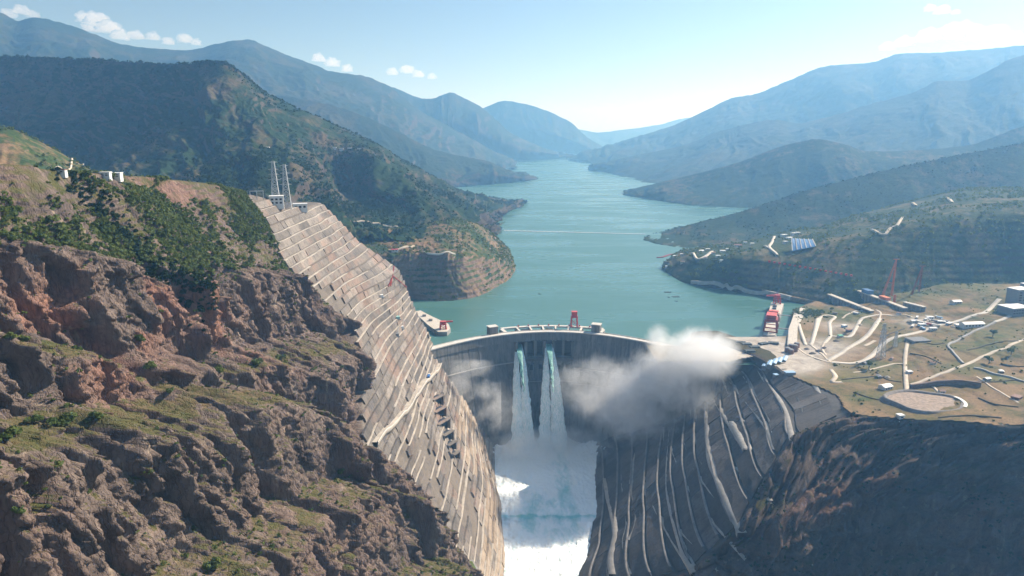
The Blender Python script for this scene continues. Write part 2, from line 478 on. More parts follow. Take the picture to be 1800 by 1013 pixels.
def nat_disp(Y, z):
    la = z_la(Y)
    cl = sstep(la + 12, la - 8, z)                 # rock below the green slope
    yw = Y + 16 * fbm(Y / 70.0, z / 70.0, seed=2, oct=3) - 0.12 * z
    lc = z_lc(Y)
    big_ = ridged(yw / 62.0, z / 230.0, seed=11, oct=2)
    mid = ridged(yw / 24.0 + 0.6 * fbm(Y / 30., z / 30., seed=8), z / 90.0, seed=12, oct=3)
    fin = ridged(yw / 8.0, z / 20.0, seed=13, oct=3)
    st = fbm(Y / 60.0, z / 5.5 + 0.04 * Y, seed=14, oct=2)
    yb2 = yw + 3 * fbm(Y / 9., z / 9., seed=18, oct=2)
    def saw(wave, amp, seed, zs, duty=0.12):
        w = (Y + wave * 0.55 * fbm(Y / (wave * 1.6), z / zs, seed=seed, oct=3)) / wave
        k = np.floor(w); f = w - k; ki = k.astype(np.int64); zz = np.zeros_like(ki)
        r = _hash(ki, zz, zz, seed + 5)
        gate = 0.35 + 0.9 * sstep(-0.25, 0.35, fbm(z / zs + r * 9.0, k * 3.7, seed=seed + 6, oct=2))
        d_ = np.where(f < duty, sstep(0, duty, f), 1 - (f - duty) / (1 - duty))
        return amp * (0.45 + 0.9 * r) * gate * (d_ - 0.5)
    d = cl * (saw(104., 26., 501, 90., 0.05) + saw(41., 15., 511, 55., 0.08) + saw(14., 5.5, 521, 28., 0.14) + saw(6., 2.2, 531, 12., 0.2) + 1.5 * big_ + 0.8 * mid + 1.0 * fin + 1.2 * st
              + 6.5 * blocks(yb2 / 22., z / 34. + 0.2 * np.sin(Y / 50.), 81) + 3.6 * blocks(yb2 / 8., z / 13., 85) + 2.2 * blocks(yb2 / 3.6, z / 5.5, 89))
    soft = 8 * fbm(Y / 60.0, z / 60.0, seed=21, oct=5) + 8.0 * ridged(Y / 45.0, z / 160.0, seed=22, oct=3)
    tz = z + 3 * fbm(Y / 50., z / 50., seed=24)
    terr = 2.6 * sstep(-0.1, 0.2, fbm(Y / 70., z / 50., seed=25)) * (np.abs(((tz / 7.0) % 1) - 0.5) * 2)
    d = d + (1 - cl) * (soft + terr)
    d = d + 1.1 * fbm(Y / 5.0, z / 5.0, seed=15, oct=3)
    # small blocks
    return d
def left_wall_x(Y, z):
    yb = Y_b(z)
    e = sstep(-3, 3, Y - yb)
    xe = x_eng(Y, z) - 1.2
    low = z_lc(Y)
    rec = -24 * np.exp(-np.clip(yb - Y, 0, None) ** 2 / 60.0 ** 2) * sstep(140, 90, z) * sstep(low - 8, low + 12, z)
    xn = x_nat(Y, z) + nat_disp(Y, z) + rec
    return lerp(xn, xe, e), e
ny1 = 960
tt = np.linspace(0, 1, ny1)
Ys = 200 + (Y_END - 200) * (tt * 0.72 + 0.28 * tt ** 2)
nz1 = 430
Rr = np.linspace(0, 1, nz1)[:, None]
YY = np.broadcast_to(Ys[None, :], (nz1, ny1)).copy()
zt_ = z_top(Ys)[None, :] + (1.5 * fbm(Ys / 9.0, Ys * 0, seed=33, oct=3) * (Ys < 900))[None, :]
ZZ = zt_ + (-262 - zt_) * Rr
XX, EE = left_wall_x(YY, ZZ)
P = np.stack([XX, YY, ZZ], -1)
# roll over the top and away from the river
tops = []
for dx, dz in ((-420, -190), (-200, -80), (-70, -14), (-24, -1.0), (-8, 0.8)):
    r_ = P[0].copy(); eng = sstep(930, 980, r_[:, 1])
    r_[:, 0] += dx * (1 + 0.0 * eng); r_[:, 2] += np.where(dz < -10, dz, dz) * (1 - eng * (1 if dx > -100 else 0)) 
    if dx < -20: r_[:, 0] += 10 * fbm(r_[:, 1] / 40., r_[:, 1] * 0 + dx, seed=9)
    tops.append(r_)
P = np.concatenate([np.array(tops), P]); EE = np.concatenate([np.repeat(EE[:1], 5, 0), EE])
# upstream end turns into the reservoir side
ends = []
for dy, dx in ((8, -5), (20, -26), (30, -110), (40, -480)):
    c_ = P[:, -1].copy(); c_[:, 1] += dy; c_[:, 0] += dx; ends.append(c_)
P = np.concatenate([P, np.stack(ends, 1)], 1); EE = np.concatenate([EE, np.repeat(EE[:, -1:], 4, 1)], 1)
LW = P
n_ = grid_normals(P)
ZA, YA = P[..., 2], P[..., 1]
la = z_la(YA); lc = z_lc(YA)
veg = 0.46 * sstep(la - 10, la + 8, ZA)
veg = np.maximum(veg, 0.40 * np.exp(-((ZA - (lc - 6)) / 9.0) ** 2))
veg = np.maximum(veg, 0.40 * np.exp(-((ZA - (z_lb(YA) - 5)) / 7.0) ** 2))
veg = np.maximum(veg, 0.20 * sstep(lc, lc - 25, ZA))
veg = veg * (1 - EE) - 0.6 * EE
veg += 0.22 * sstep(0.45, 0.8, np.abs(n_[..., 2])) * (1 - EE) * (ZA < la)
def area(u, v, ry, rz):
    y_, z_ = map_base(u, v); return np.exp(-((YA - y_) / ry) ** 2 - ((ZA - z_) / rz) ** 2)
red = np.clip(1.5 * area(210, 545, 65, 32) + 0.9 * area(400, 570, 40, 45) + 0.8 * area(150, 620, 40, 40) + 0.5 * area(300, 340, 60, 30) + 0.12, 0, 1)
lo = put('canyon_side', mesh_from('canyon_side', P, grid_faces(*P.shape[:2]), M_CLIFF, False, {'veg': veg, 'red': red}))
lo['kind'] = 'structure'
lo.data.materials.append(M_SHOT_BACK)
fe = (EE[:-1, :-1] > 0.5).ravel().astype(np.int32)
lo.data.polygons.foreach_set('material_index', fe)
print('left wall', P.shape)

# concrete panels and ledges over the cut slope, each one a piece of its own
def slope_patch(fn, Ya, Yb_, za, zb, thick, n=5, k=3):
    ys = np.linspace(Ya, Yb_, n); zs = np.linspace(za, zb, k)
    Y2, Z2 = np.meshgrid(ys, zs)
    X2 = fn(Y2, Z2)
    X2 = X2 + 0.9 * fbm(Y2 / 9.0 + thick * 7, Z2 / 7.0, seed=77, oct=2)
    A = np.stack([X2 + thick, Y2, Z2 + thick * 0.3], -1)
    B = np.stack([X2 - 1.5, Y2, Z2], -1)
    ring = [(0, j) for j in range(n)] + [(i, n - 1) for i in range(1, k)] + [(k - 1, j) for j in range(n - 2, -1, -1)] + [(i, 0) for i in range(k - 2, 0, -1)]
    V = list(A.reshape(-1, 3)) + [B[i, j] for i, j in ring]
    Fc = [tuple(q) for q in grid_faces(k, n)]
    m = len(ring); off = k * n
    for a in range(m):
        b = (a + 1) % m
        Fc.append((ring[a][0] * n + ring[a][1], off + a, off + b, ring[b][0] * n + ring[b][1]))
    return V, Fc
M_LEDGE_L = simple('slope_ledge_concrete', (0.31, 0.275, 0.23), 0.85, 0.3, 0.06)
def ledge_runs(n, tier):
    r = random.Random(tier * 7 + 3); out = []; k = 0
    if tier == 0: return out
    while k < n - 3:
        L = r.randint(6, 22); out.append((k, min(k + L, n))) if r.random() < 0.62 else None
        k += L - 1
    return [x for x in out if x[1] - x[0] > 2]
def ledge_strip(ys, tier, zt):
    wv = 0.5 + 2.0 * np.clip(fbm(ys / 40., ys * 0 + tier, seed=41) + 0.35, 0, 1)
    outer = x_eng(ys, np.full_like(ys, zt - 0.6)) + 0.7
    inner = outer - wv - 1.6
    A = np.stack([inner, ys, np.full_like(ys, zt + 0.3)], -1); B = np.stack([outer, ys, np.full_like(ys, zt + 0.2)], -1)
    C_ = B.copy(); C_[:, 2] -= 1.0
    put('slope_ledge', mesh_from('slope_ledge', np.stack([A, B, C_]), grid_faces(3, len(ys), True), M_LEDGE_L), lo)
PANELS = []
npan = 0
zt = Z0T
tier = 0
while zt > -205:
    zb = zt - TIER; zm = (zt + zb) / 2
    y0 = float(Y_b(zm)) + 2
    rim = [y for y in np.arange(y0, Y_END, 4) if float(z_top(y)) > zt - 1]
    if rim:
        y0 = max(y0, rim[0])
        y1 = rim[-1] if zt > 262 else Y_END - 1
        w = 33.0
        y = y0; k = 0
        off = RNG.uniform(0, 10)
        while y < y1 - 6:
            ye = min(y + RNG.uniform(14, 60), y1)
            if ye > y1 - 8: ye = y1
            th = 0.5 + RNG.uniform(0, 1.3)
            V, Fc = slope_patch(x_eng, y + 0.35, ye - 0.35, zt - TIER * 0.04, zb + 0.6, th)
            mt = M_SHOT_TAN if (zm < -90 and y > 985) or (zm < -160) else (M_SHOT_GREY if (zm < 110 and fbm(y / 60., zm / 50., seed=79, oct=2) > -0.15) else M_SHOT)
            bareness = float(fbm(y / 70.0, zm / 45.0, seed=78, oct=2)) + 0.5 * float(sstep(60, -60, zm) * sstep(1010, 900, y))
            if not (mt is not M_SHOT_TAN and bareness > 0.38 and zm < 210):
                PANELS.append(((ye - y) / ((y + ye) / 2 + 200) , V, Fc, mt)); npan += 1
            y = ye; k += 1
        # pale ledge along the top of the tier
        ys = np.arange(y0, y1, 9.0)
        for g0, g1 in ledge_runs(len(ys), tier):
          ys_ = ys[g0:g1]; ledge_strip(ys_, tier, zt)
        if False:
            wv = 1.6 + 2.2 * np.clip(fbm(ys / 50., ys * 0 + tier, seed=41) + 0.3, 0, 1)
            outer = x_eng(ys, np.full_like(ys, zt - 0.6)) + 0.9
            inner = outer - wv - 3.0
            A = np.stack([inner, ys, np.full_like(ys, zt + 0.35)], -1); B = np.stack([outer, ys, np.full_like(ys, zt + 0.25)], -1)
            C_ = B.copy(); C_[:, 2] -= 1.3
            put('slope_ledge', mesh_from('slope_ledge', np.stack([A, B, C_]), grid_faces(3, len(ys), True), M_LEDGE if tier % 3 else M_SHOT), lo)
    zt = zb; tier += 1
PANELS.sort(key=lambda q: -q[0])
for _, V, Fc, mt in PANELS[:300]: put('concrete_panel', mesh_from('concrete_panel', V, Fc, mt), lo)
V_, F_ = [], []
for _, V, Fc, mt in PANELS[300:]:
    F_ += [tuple(i + len(V_) for i in f) for f in Fc]; V_ += list(V)
if V_: put('small_concrete_panels', mesh_from('small_concrete_panels', V_, F_, M_SHOT), lo)['kind'] = 'stuff'
print('panels', npan)

# ------------------------------------------------------------------ right canyon wall
RZ = np.array([-300., -262., -210., -125., -70., -8., 12.])
RR = [
    [(190, 1290), (190, 1190), (175, 1010), (150, 900), (120, 760), (330, 660), (640, 640), (1100, 630)],
    [(170, 1290), (172, 1190), (155, 1010), (133, 900), (110, 770), (360, 690), (640, 670), (1100, 660)],
    [(150, 1290), (152, 1190), (134, 1010), (115, 905), (104, 790), (390, 720), (640, 695), (1100, 680)],
    [(285, 1290), (297, 1190), (256, 1040), (232, 924), (222, 722), (425, 770), (655, 745), (1100, 725)],
    [(330, 1290), (357, 1195), (318, 1040), (294, 935), (278, 727), (462, 800), (668, 772), (1100, 750)],
    [(350, 1290), (428, 1150), (417, 1050), (400, 945), (377, 848), (512, 840), (698, 806), (1100, 782)],
    [(352, 1290), (430, 1150), (452, 1045), (484, 963), (472, 888), (565, 852), (705, 818), (1100, 792)],
]
NS = 800
RC = np.array([catmull(np.array(r, float), NS) for r in RR])      # (7, NS, 2)
S_CORNER = 4 / 7.0
RIM_Z = np.interp(np.linspace(0, 1, NS), [0, 3 / 7, 4 / 7, 5 / 7, 6 / 7, 1], [12, 12, 14, 18, 26, 36])
RT = 16.0
def right_plan(si, z):
    """plan position for column index array si and height z (arrays)"""
    zz = np.clip(z, RZ[0], RZ[-1])
    k = np.clip(np.searchsorted(RZ, zz, side='right') - 1, 0, len(RZ) - 2)
    f = (zz - RZ[k]) / (RZ[k + 1] - RZ[k])
    a, b = RC[k, si], RC[k + 1, si]
    return a + (b - a) * f[..., None]
def right_eng(si, z, inset=0.0):
    k = np.floor((12.0 - z) / RT); f = (12.0 - z) / RT - k
    zt = 12 - k * RT; g = gfun(np.clip(f, 0, 1), [0, 0.02, 1], [0, 0.20, 1])
    return right_plan(si, zt - g * RT)
nzr = 250
zr = np.linspace(0, 1, nzr)[:, None]
si = np.broadcast_to(np.arange(NS)[None, :], (nzr, NS))
zrow = RIM_Z[None, :] + (-290 - RIM_Z[None, :]) * zr
s01 = si / (NS - 1.0)
corner = S_CORNER - 0.012 + 0.0 * zrow
en = sstep(0.012, -0.012, s01 - corner)
zdat = np.where(zrow > -8, np.interp(zrow, [-8, 12], [-8, 12]), zrow)
pe = right_eng(si, np.minimum(zdat, 12.0)); pn = right_plan(si, np.minimum(zdat, 12.0))
pl = pn + (pe - pn) * en[..., None]
P = np.concatenate([pl, zrow[..., None]], -1)
nn = grid_normals(P)
if nn[nzr // 2, NS // 2, 0] > 0: nn = -nn
cs = np.cumsum(np.concatenate([np.zeros((nzr, 1)), np.linalg.norm(np.diff(P[..., :2], axis=1), axis=2)], 1), 1)
cs = cs - cs[:, int(S_CORNER * NS)][:, None]
yw = cs + 18 * fbm(cs / 80., zrow / 80., seed=52, oct=3)
rim_fade = sstep(0, 0.05, zr)
d = (14 * ridged(yw / 75., zrow / 230., seed=53, oct=2) + 9 * (np.abs(((zrow / 26. + 0.6 * fbm(cs / 90., zrow / 60., seed=592)) % 1) - 0.5) * 2 - 0.5) + 8 * ridged(yw / 26., zrow / 70., seed=54, oct=3) + 2.2 * fbm(yw / 9., zrow / 9., seed=55, oct=3)
     + 5 * fbm(cs / 120., zrow / 16., seed=56, oct=2) + 12 * blocks(yw / 30., zrow / 50., 581) + 5.5 * blocks(yw / 11., zrow / 18., 585)) * (1 - en) * (0.25 + 0.75 * rim_fade) 
d = d + en * 1.0 * fbm(cs / 14., zrow / 14., seed=57, oct=3) - en * 1.2
P = P + nn * d[..., None]
topr = []
for dist, dz in ((70, -6.0), (30, -0.6), (12, 0.45), (4, 0.6)):
    q = P[0].copy()
    dirx = np.gradient(RC[-1][:, 0]); diry = np.gradient(RC[-1][:, 1])
    L = np.hypot(dirx, diry); nx, ny = -diry / L, dirx / L
    # inland is to the left of travel (far to near along +x side)
    q[:, 0] += nx * dist; q[:, 1] += ny * dist; q[:, 2] += dz
    topr.append(q)
RW = np.concatenate([np.array(topr), P]); EN = np.concatenate([np.repeat(en[:1], 4, 0), en])
vg = np.concatenate([np.full((4, NS), 0.75), 0.22 + 0.25 * fbm(cs / 60., zrow / 25., seed=58) - en * 0.6])
flip = True
ro = put('opposite_canyon_side', mesh_from('opposite_canyon_side', RW, grid_faces(*RW.shape[:2], flip), M_CLIFF_SHADE, False, {'veg': vg, 'red': np.clip(0.25 + 0.8 * np.concatenate([np.zeros((4, NS)), fbm(cs / 90., zrow / 60., seed=591, oct=3)]), 0, 1)}))
ro['kind'] = 'structure'
ro.data.materials.append(M_SHOT_SHADEBACK)
fe = (EN[:-1, :-1] > 0.5).ravel().astype(np.int32); fe[:4 * (NS - 1)] = 0
ro.data.polygons.foreach_set('material_index', fe)

ic = int((S_CORNER - 0.02) * (NS - 1))
i0 = int(0.08 * (NS - 1))
def r_patch(ia, ib, za, zb, thick, mat, name, k=3, n=6):
    ii = np.linspace(ia, ib, n).astype(int); zs = np.linspace(za, zb, k)
    S2, Z2 = np.meshgrid(ii, zs); Z2 = Z2.astype(float)
    pl = right_eng(S2, Z2)
    A = np.concatenate([pl, Z2[..., None]], -1)
    nr = -grid_normals(A) if True else 0
    if nr[0, 0, 0] > 0: nr = -nr
    T = A + nr * (thick + 1.1 * fbm(A[..., 1] / 9., A[..., 2] / 6., seed=593, oct=2))[..., None]; B = A - nr * 2.5
    ring = [(0, j) for j in range(n)] + [(i, n - 1) for i in range(1, k)] + [(k - 1, j) for j in range(n - 2, -1, -1)] + [(i, 0) for i in range(k - 2, 0, -1)]
    V = list(T.reshape(-1, 3)) + [B[i, j] for i, j in ring]
    Fc = [tuple(q) for q in grid_faces(k, n, True)]
    m = len(ring); off = k * n
    for a in range(m):
        b = (a + 1) % m
        Fc.append((ring[a][0] * n + ring[a][1], ring[b][0] * n + ring[b][1], off + b, off + a))
    return put(name, mesh_from(name, V, Fc, mat), ro)
nrp = 0
for t in range(0, 14):
    zt = 12 - t * RT; zb = zt - RT
    ia = i0; wS = 29
    cuts = list(range(ia, ic, wS)); cuts[-1] = ic
    for a, b in zip(cuts[:-1], cuts[1:]):
        r_patch(a, b, zt - RT * 0.03, zb + 0.5, 0.5 + RNG.uniform(0, 0.9), M_SHOT_SHADE, 'dark_concrete_panel'); nrp += 1
    ii = np.arange(i0, ic + 1, 7)
    if t > 0:
        o_ = right_eng(ii, np.full(len(ii), zt - 0.4)); i_ = right_plan(ii, np.full(len(ii), zt + 0.0))
        dv = (i_ - o_); dl = np.linalg.norm(dv, axis=1, keepdims=True) + 1e-6; dv = dv / dl
        outer = o_ - dv * 1.4; inner = outer + dv * 3.2
        zz_ = np.full(len(ii), zt + 0.3)
        A = np.column_stack([inner, zz_]); B = np.column_stack([outer, zz_]); C_ = B.copy(); C_[:, 2] -= 1.5
        put('slope_ledge', mesh_from('slope_ledge', np.stack([A, B, C_]), grid_faces(3, len(ii)), M_LEDGE_DK), ro)
co = RW.reshape(-1, 3)
RB = BVHTree.FromPolygons(co.tolist(), grid_faces(*RW.shape[:2]).tolist())
def bench(px, w0, w1, name='haul_bench', mat=None, side=(-0.75, -0.66)):
    """a shelf road traced along the dark slope: level across, with a face below its outer edge"""
    pts = []
    for u, v in px:
        r = RB.ray_cast(Vector((0, 0, CAM_H)), Vector(ray(u, v)).normalized())
        if r[0] is not None: pts.append(r[0][:])
    if len(pts) < 2: return
    q = catmull(np.array(pts), len(pts) * 10); n = max(6, int(np.linalg.norm(np.diff(q, axis=0), axis=1).sum() / 9)); q = resample(q, n)
    q[1:-1] = (q[:-2] + q[1:-1] + q[2:]) / 3
    t = np.gradient(q[:, :2], axis=0); t /= np.linalg.norm(t, axis=1, keepdims=True) + 1e-9
    nr = np.stack([-t[:, 1], t[:, 0]], 1); sg = np.sign(nr @ np.array(side)); nr = nr * sg[:, None]
    f = np.linspace(0, 1, n); w = lerp(w0, w1, f) * (1 + 0.10 * fbm(f * 9, f * 0, seed=int(px[0][0])))
    inner = q[:, :2] - nr * 5; outer = q[:, :2] + nr * w[:, None]; z = q[:, 2] + 1.0
    A = np.column_stack([inner, z + 0.4]); B = np.column_stack([outer, z]); C_ = np.column_stack([outer, z - 1.4 - w * 0.5]); D_ = np.column_stack([outer - nr * (w[:, None] + 6), z - 4 - w * 1.3])
    put(name, mesh_from(name, np.stack([A, B, C_, D_]), grid_faces(4, n, sg[n // 2] > 0), mat or M_BENCH), ro)
BN = [([(1238, 684), (1243, 715), (1247, 750), (1250, 800), (1262, 835), (1275, 862), (1292, 898), (1312, 938)], 6, 17),
      ([(1183, 718), (1179, 750), (1176, 795), (1174, 830), (1175, 865), (1182, 900), (1192, 935), (1205, 975), (1222, 1008)], 4, 9),
      ([(1166, 752), (1168, 775), (1174, 800)], 3, 4), ([(1150, 890), (1163, 915), (1180, 945), (1200, 975), (1224, 1006)], 5, 8),
      ([(1194, 722), (1196, 745), (1203, 775), (1217, 818), (1235, 845), (1255, 872), (1282, 902)], 3, 4.5), ([(1213, 708), (1216, 740), (1222, 770), (1230, 805), (1243, 835), (1256, 865)], 2.5, 2.5),
      ([(1222, 695), (1220, 712), (1226, 745), (1235, 780)], 2.5, 2), ([(1180, 790), (1190, 815), (1200, 842), (1216, 868), (1230, 892), (1262, 930)], 2.5, 2),
      ([(1252, 680), (1255, 700), (1268, 722), (1286, 748), (1302, 772), (1316, 792)], 4, 12), ([(1271, 668), (1280, 690), (1292, 715), (1304, 742)], 3.5, 3.5),
      ([(1284, 672), (1305, 698), (1325, 722), (1345, 748), (1356, 770), (1364, 792)], 4, 8), ([(1306, 660), (1322, 685), (1338, 710), (1352, 736), (1359, 762)], 3.5, 4),
      ([(1332, 650), (1350, 680), (1368, 703), (1380, 728), (1386, 752), (1392, 776)], 4, 5), ([(1392, 683), (1403, 700), (1412, 722), (1417, 752)], 4, 4.5), ([(1430, 678), (1440, 698), (1445, 715), (1438, 738)], 4, 4.5),
      ([(1064, 842), (1073, 880), (1082, 912), (1086, 945), (1080, 980), (1084, 1011)], 9, 16), ([(1093, 830), (1094, 855), (1098, 885), (1103, 925), (1096, 955), (1110, 1011)], 3, 5),
      ([(1119, 792), (1113, 815), (1108, 850), (1114, 880), (1119, 910), (1114, 935), (1104, 950)], 4, 4), ([(1134, 770), (1130, 800), (1131, 840), (1134, 872)], 2.5, 2), ([(1155, 760), (1148, 790), (1145, 808)], 2.5, 2), ([(1120, 850), (1126, 880), (1126, 910)], 2, 2),
      ([(1262, 800), (1280, 815), (1300, 830)], 1.6, 1.6), ([(1300, 835), (1330, 855), (1352, 882)], 1.5, 1.5), ([(1190, 930), (1225, 965), (1262, 1005)], 2, 2), ([(1240, 905), (1275, 945), (1310, 985)], 1.8, 1.8)]
for px, a, b in BN: bench(px, a * 0.55, b * 0.62)
bench([(1292, 742), (1302, 760), (1316, 790)], 9, 8, 'bench_platform', M_LEDGE)
print('right panels', nrp)

# ------------------------------------------------------------------ plateau on the far bank of the gorge
CP_ = [(1290, 612, 9), (1340, 615, 9), (1384, 606, 9), (1400, 640, 11), (1465, 640, 12.5), (1440, 590, 12), (1450, 560, 12), (1520, 600, 18), (1549, 555, 22), (1600, 592, 28),
       (1595, 690, 20), (1700, 650, 30), (1797, 598, 42), (1740, 550, 46), (1790, 520, 60), (1800, 690, 30), (1700, 735, 25), (1600, 725, 19), (1500, 712, 16), (1467, 697, 12.5),
       (1400, 668, 12.5), (1330, 645, 12), (1262, 635, 10), (1500, 545, 18), (1560, 535, 30), (1640, 520, 40), (1700, 505, 52), (1480, 535, 8), (1425, 541, 9), (1900, 600, 62), (1950, 760, 40),
       (2050, 500, 110), (1240, 640, 10), (1640, 560, 34), (1660, 610, 32), (1540, 640, 17), (1540, 680, 16)]
cpt = np.array([at_height(*c) for c in CP_])
lake_poly = [(-200, 1215), (310, 1215), (345, 1264), (433, 1274), (537, 1276)] + [tuple(at_height(u, v, 0)[:2]) for u, v in ((1391, 552), (1412, 541), (1428, 537), (1400, 533), (1340, 521))] + [(300, 2300), (-200, 2300)]
canyon_poly = [(RC[-1][i, 0] + 0, RC[-1][i, 1]) for i in range(int(0.1429 * NS), NS, 6)] + [(1400, 300), (0, 300), (0, 1110), (372, 1118)]
canyon_poly_x = canyon_poly
def plateau_h(x, y):
    x = np.asarray(x, float); y = np.asarray(y, float)
    num = 0; den = 0
    for c in cpt:
        w = 1.0 / (((x - c[0]) ** 2 + (y - c[1]) ** 2) + 400.0) ** 1.5
        num = num + w * c[2]; den = den + w
    h = num / den
    nat = sstep(440, 560, x + (y - 1150) * 0.3)
    h = h + nat * (2.2 * fbm(x / 70., y / 70., seed=71, oct=4) + 0.9 * fbm(x / 16., y / 16., seed=72, oct=3))
    # low field terraces
    t = (h / 3.2 + 0.35 * fbm(x / 60., y / 60., seed=73)); k = np.floor(t); f = t - k
    h = lerp(h, (k + sstep(0.75, 1.0, f)) * 3.2 - 0.35 * 3.2 * fbm(x / 60., y / 60., seed=73), 0.55 * nat)
    # gully by the foot of the cut slope
    ls = poly_sdf(x, y, lake_poly)
    h = lerp(-22.0, h, sstep(-6, 5, ls))
    return h
gx = np.arange(250, 1560, 3.6); gy = np.arange(770, 2000, 4.4)
GX, GY = np.meshgrid(gx, gy)
H = plateau_h(GX, GY)
cd = poly_sdf(GX, GY, canyon_poly)
Fq = grid_faces(len(gy), len(gx))
keep = (cd.ravel()[Fq] > 5.0).any(1) & (H.ravel()[Fq].max(1) > -21)
def plateau_material():
    m = NT('plateau_fields'); p = m.pos()
    a = m.noise(p, 0.012, 5, 0.6); b = m.noise(p, 0.06, 6, 0.7, 0.4); c = m.noise(p, 0.45, 4, 0.7)
    g = m.mix(m.ramp(b, [(0.4, 0.0), (0.6, 1.0)]), (0.19, 0.135, 0.062), (0.105, 0.097, 0.038))
    g = m.mix(m.ramp(a, [(0.47, 0.0), (0.56, 1.0)]), g, (0.24, 0.16, 0.085))
    g = m.mix(m.attr('green'), g, m.mix(m.ramp(b, [(0.42, 0.0), (0.55, 1.0)]), (0.10, 0.12, 0.035), (0.05, 0.085, 0.022)))
    g = m.mix(m.ramp(c, [(0.36, 0.75), (0.5, 0.0)]), g, (0.07, 0.06, 0.03))
    d_ = m.mix(m.ramp(b, [(0.35, 0.0), (0.65, 1.0)]), (0.30, 0.26, 0.22), (0.50, 0.45, 0.38))
    g = m.mix(m.attr('bare'), g, d_)
    m.bsdf(g, 0.95, m.math('ADD', b, m.math('MULTIPLY', c, 0.3)), 1.5, 0.7, 0.1)
    return m.m
M_PLAT = plateau_material()
def blob(u, v, z, r):
    c = at_height(u, v, z); return np.exp(-((GX - c[0]) ** 2 + (GY - c[1]) ** 2) / r ** 2)
green = np.clip(blob(1720, 610, 34, 60) + blob(1770, 590, 42, 60) + blob(1415, 548, 8, 40) * 1.5 + blob(1700, 500, 52, 90) + blob(1690, 640, 30, 30) + 0.7 * blob(1500, 700, 16, 18)
                + 0.9 * sstep(0.15, 0.4, fbm(GX / 90., GY / 90., seed=74, oct=4)), 0, 1) * (0.6 + 0.4 * fbm(GX / 25., GY / 25., seed=75))
bare = np.clip(1.3 * sstep(70, 25, np.abs(GX - 470) + 0.0 * GY) * sstep(1320, 1260, GY) * sstep(1060, 1110, GY)
               + blob(1400, 628, 10, 45) + blob(1340, 625, 10, 70) * 1.6 + blob(1380, 645, 11, 40) + blob(1620, 565, 30, 38) + 0.8 * blob(1478, 575, 14, 40) + blob(1450, 610, 12, 50), 0, 1)
green = np.clip(green - bare, 0, 1)
Vx = np.stack([GX, GY, H], -1).reshape(-1, 3)
po = put('plateau', mesh_from('plateau', Vx, Fq[keep], M_PLAT, True, {'green': green, 'bare': bare}))
po['kind'] = 'structure'

# ------------------------------------------------------------------ mountains
MTN = {}
def mountain(name, rows, nu, nv, amp, wave, mat, seed, back=0.9, rough=1.0, steep_gully=1.0, terrace=None):
    m = max(len(r) for r in rows)
    R_ = [np.array(r) if len(r) == m else resample(r, m) for r in rows]
    C0 = np.array(R_)
    G = catmull(catmull(C0, nu, 1), nv, 0)
    nv_, nu_ = G.shape[:2]
    n = grid_normals(G)
    mean = n.reshape(-1, 3).mean(0)
    if mean[2] < 0: n = -n
    u = np.linspace(0, 1, nu_)[None, :]; v = np.linspace(0, 1, nv_)[:, None]
    cu = np.cumsum(np.concatenate([np.zeros((nv_, 1)), np.linalg.norm(np.diff(G, axis=1), axis=2)], 1), 1)
    cu = cu.mean(0, keepdims=True) + 0 * v
    cv = np.cumsum(np.concatenate([np.zeros((1, nu_)), np.linalg.norm(np.diff(G, axis=0), axis=2)], 0), 0)
    w = cu + 0.35 * wave * fbm(cu / wave, cv / wave, seed=seed, oct=3)
    g = (0.60 * ridged(w / wave, cv / (wave * 4.5), seed=seed + 1, oct=2) + 0.34 * ridged(w / (wave * 0.4), cv / (wave * 1.4), seed=seed + 2, oct=3)
         + 0.22 * rough * fbm(w / (wave * 0.12), cv / (wave * 0.16), seed=seed + 3, oct=4))
    fade = 0.12 + 0.88 * sstep(0, 0.22, v)
    d = amp * g * fade
    if terrace:
        th, ta = terrace
        zz = G[..., 2] / th + 0.15 * fbm(cu / wave, cv / wave, seed=seed + 6)
        d = d + ta * (np.abs((zz % 1) - 0.5) * 2 - 0.5) * sstep(0.0, 0.1, v)
    G = G + n * d[..., None]
    G[0, :, 2] += 0.10 * amp * fbm(cu[0] / (wave * 0.1), cu[0] * 0, seed=seed + 5, oct=3)
    # the hidden far side
    c = G[0].copy(); bk = []
    hgt = np.clip(c[:, 2], 20, None)
    for k, dep in ((1.0, 1.0), (0.66, 0.62), (0.3, 0.25), (0.06, 0.035)):
        b = c.copy(); b[:, 1] += hgt * back * k * 1.6; b[:, 2] -= hgt * dep * 1.05 + 4
        b[:, 2] = np.maximum(b[:, 2], -24); bk.append(b)
    G = np.concatenate([np.array(bk), G])
    q = grid_faces(*G.shape[:2])
    a_, b_, c_ = G.reshape(-1, 3)[q[len(q) // 2][:3]]
    if np.cross(b_ - a_, c_ - a_)[2] < 0: q = q[:, ::-1]
    o = put(name, mesh_from(name, G, q, mat, True)); o['kind'] = 'structure'
    MTN[name] = (o, G)
    return o

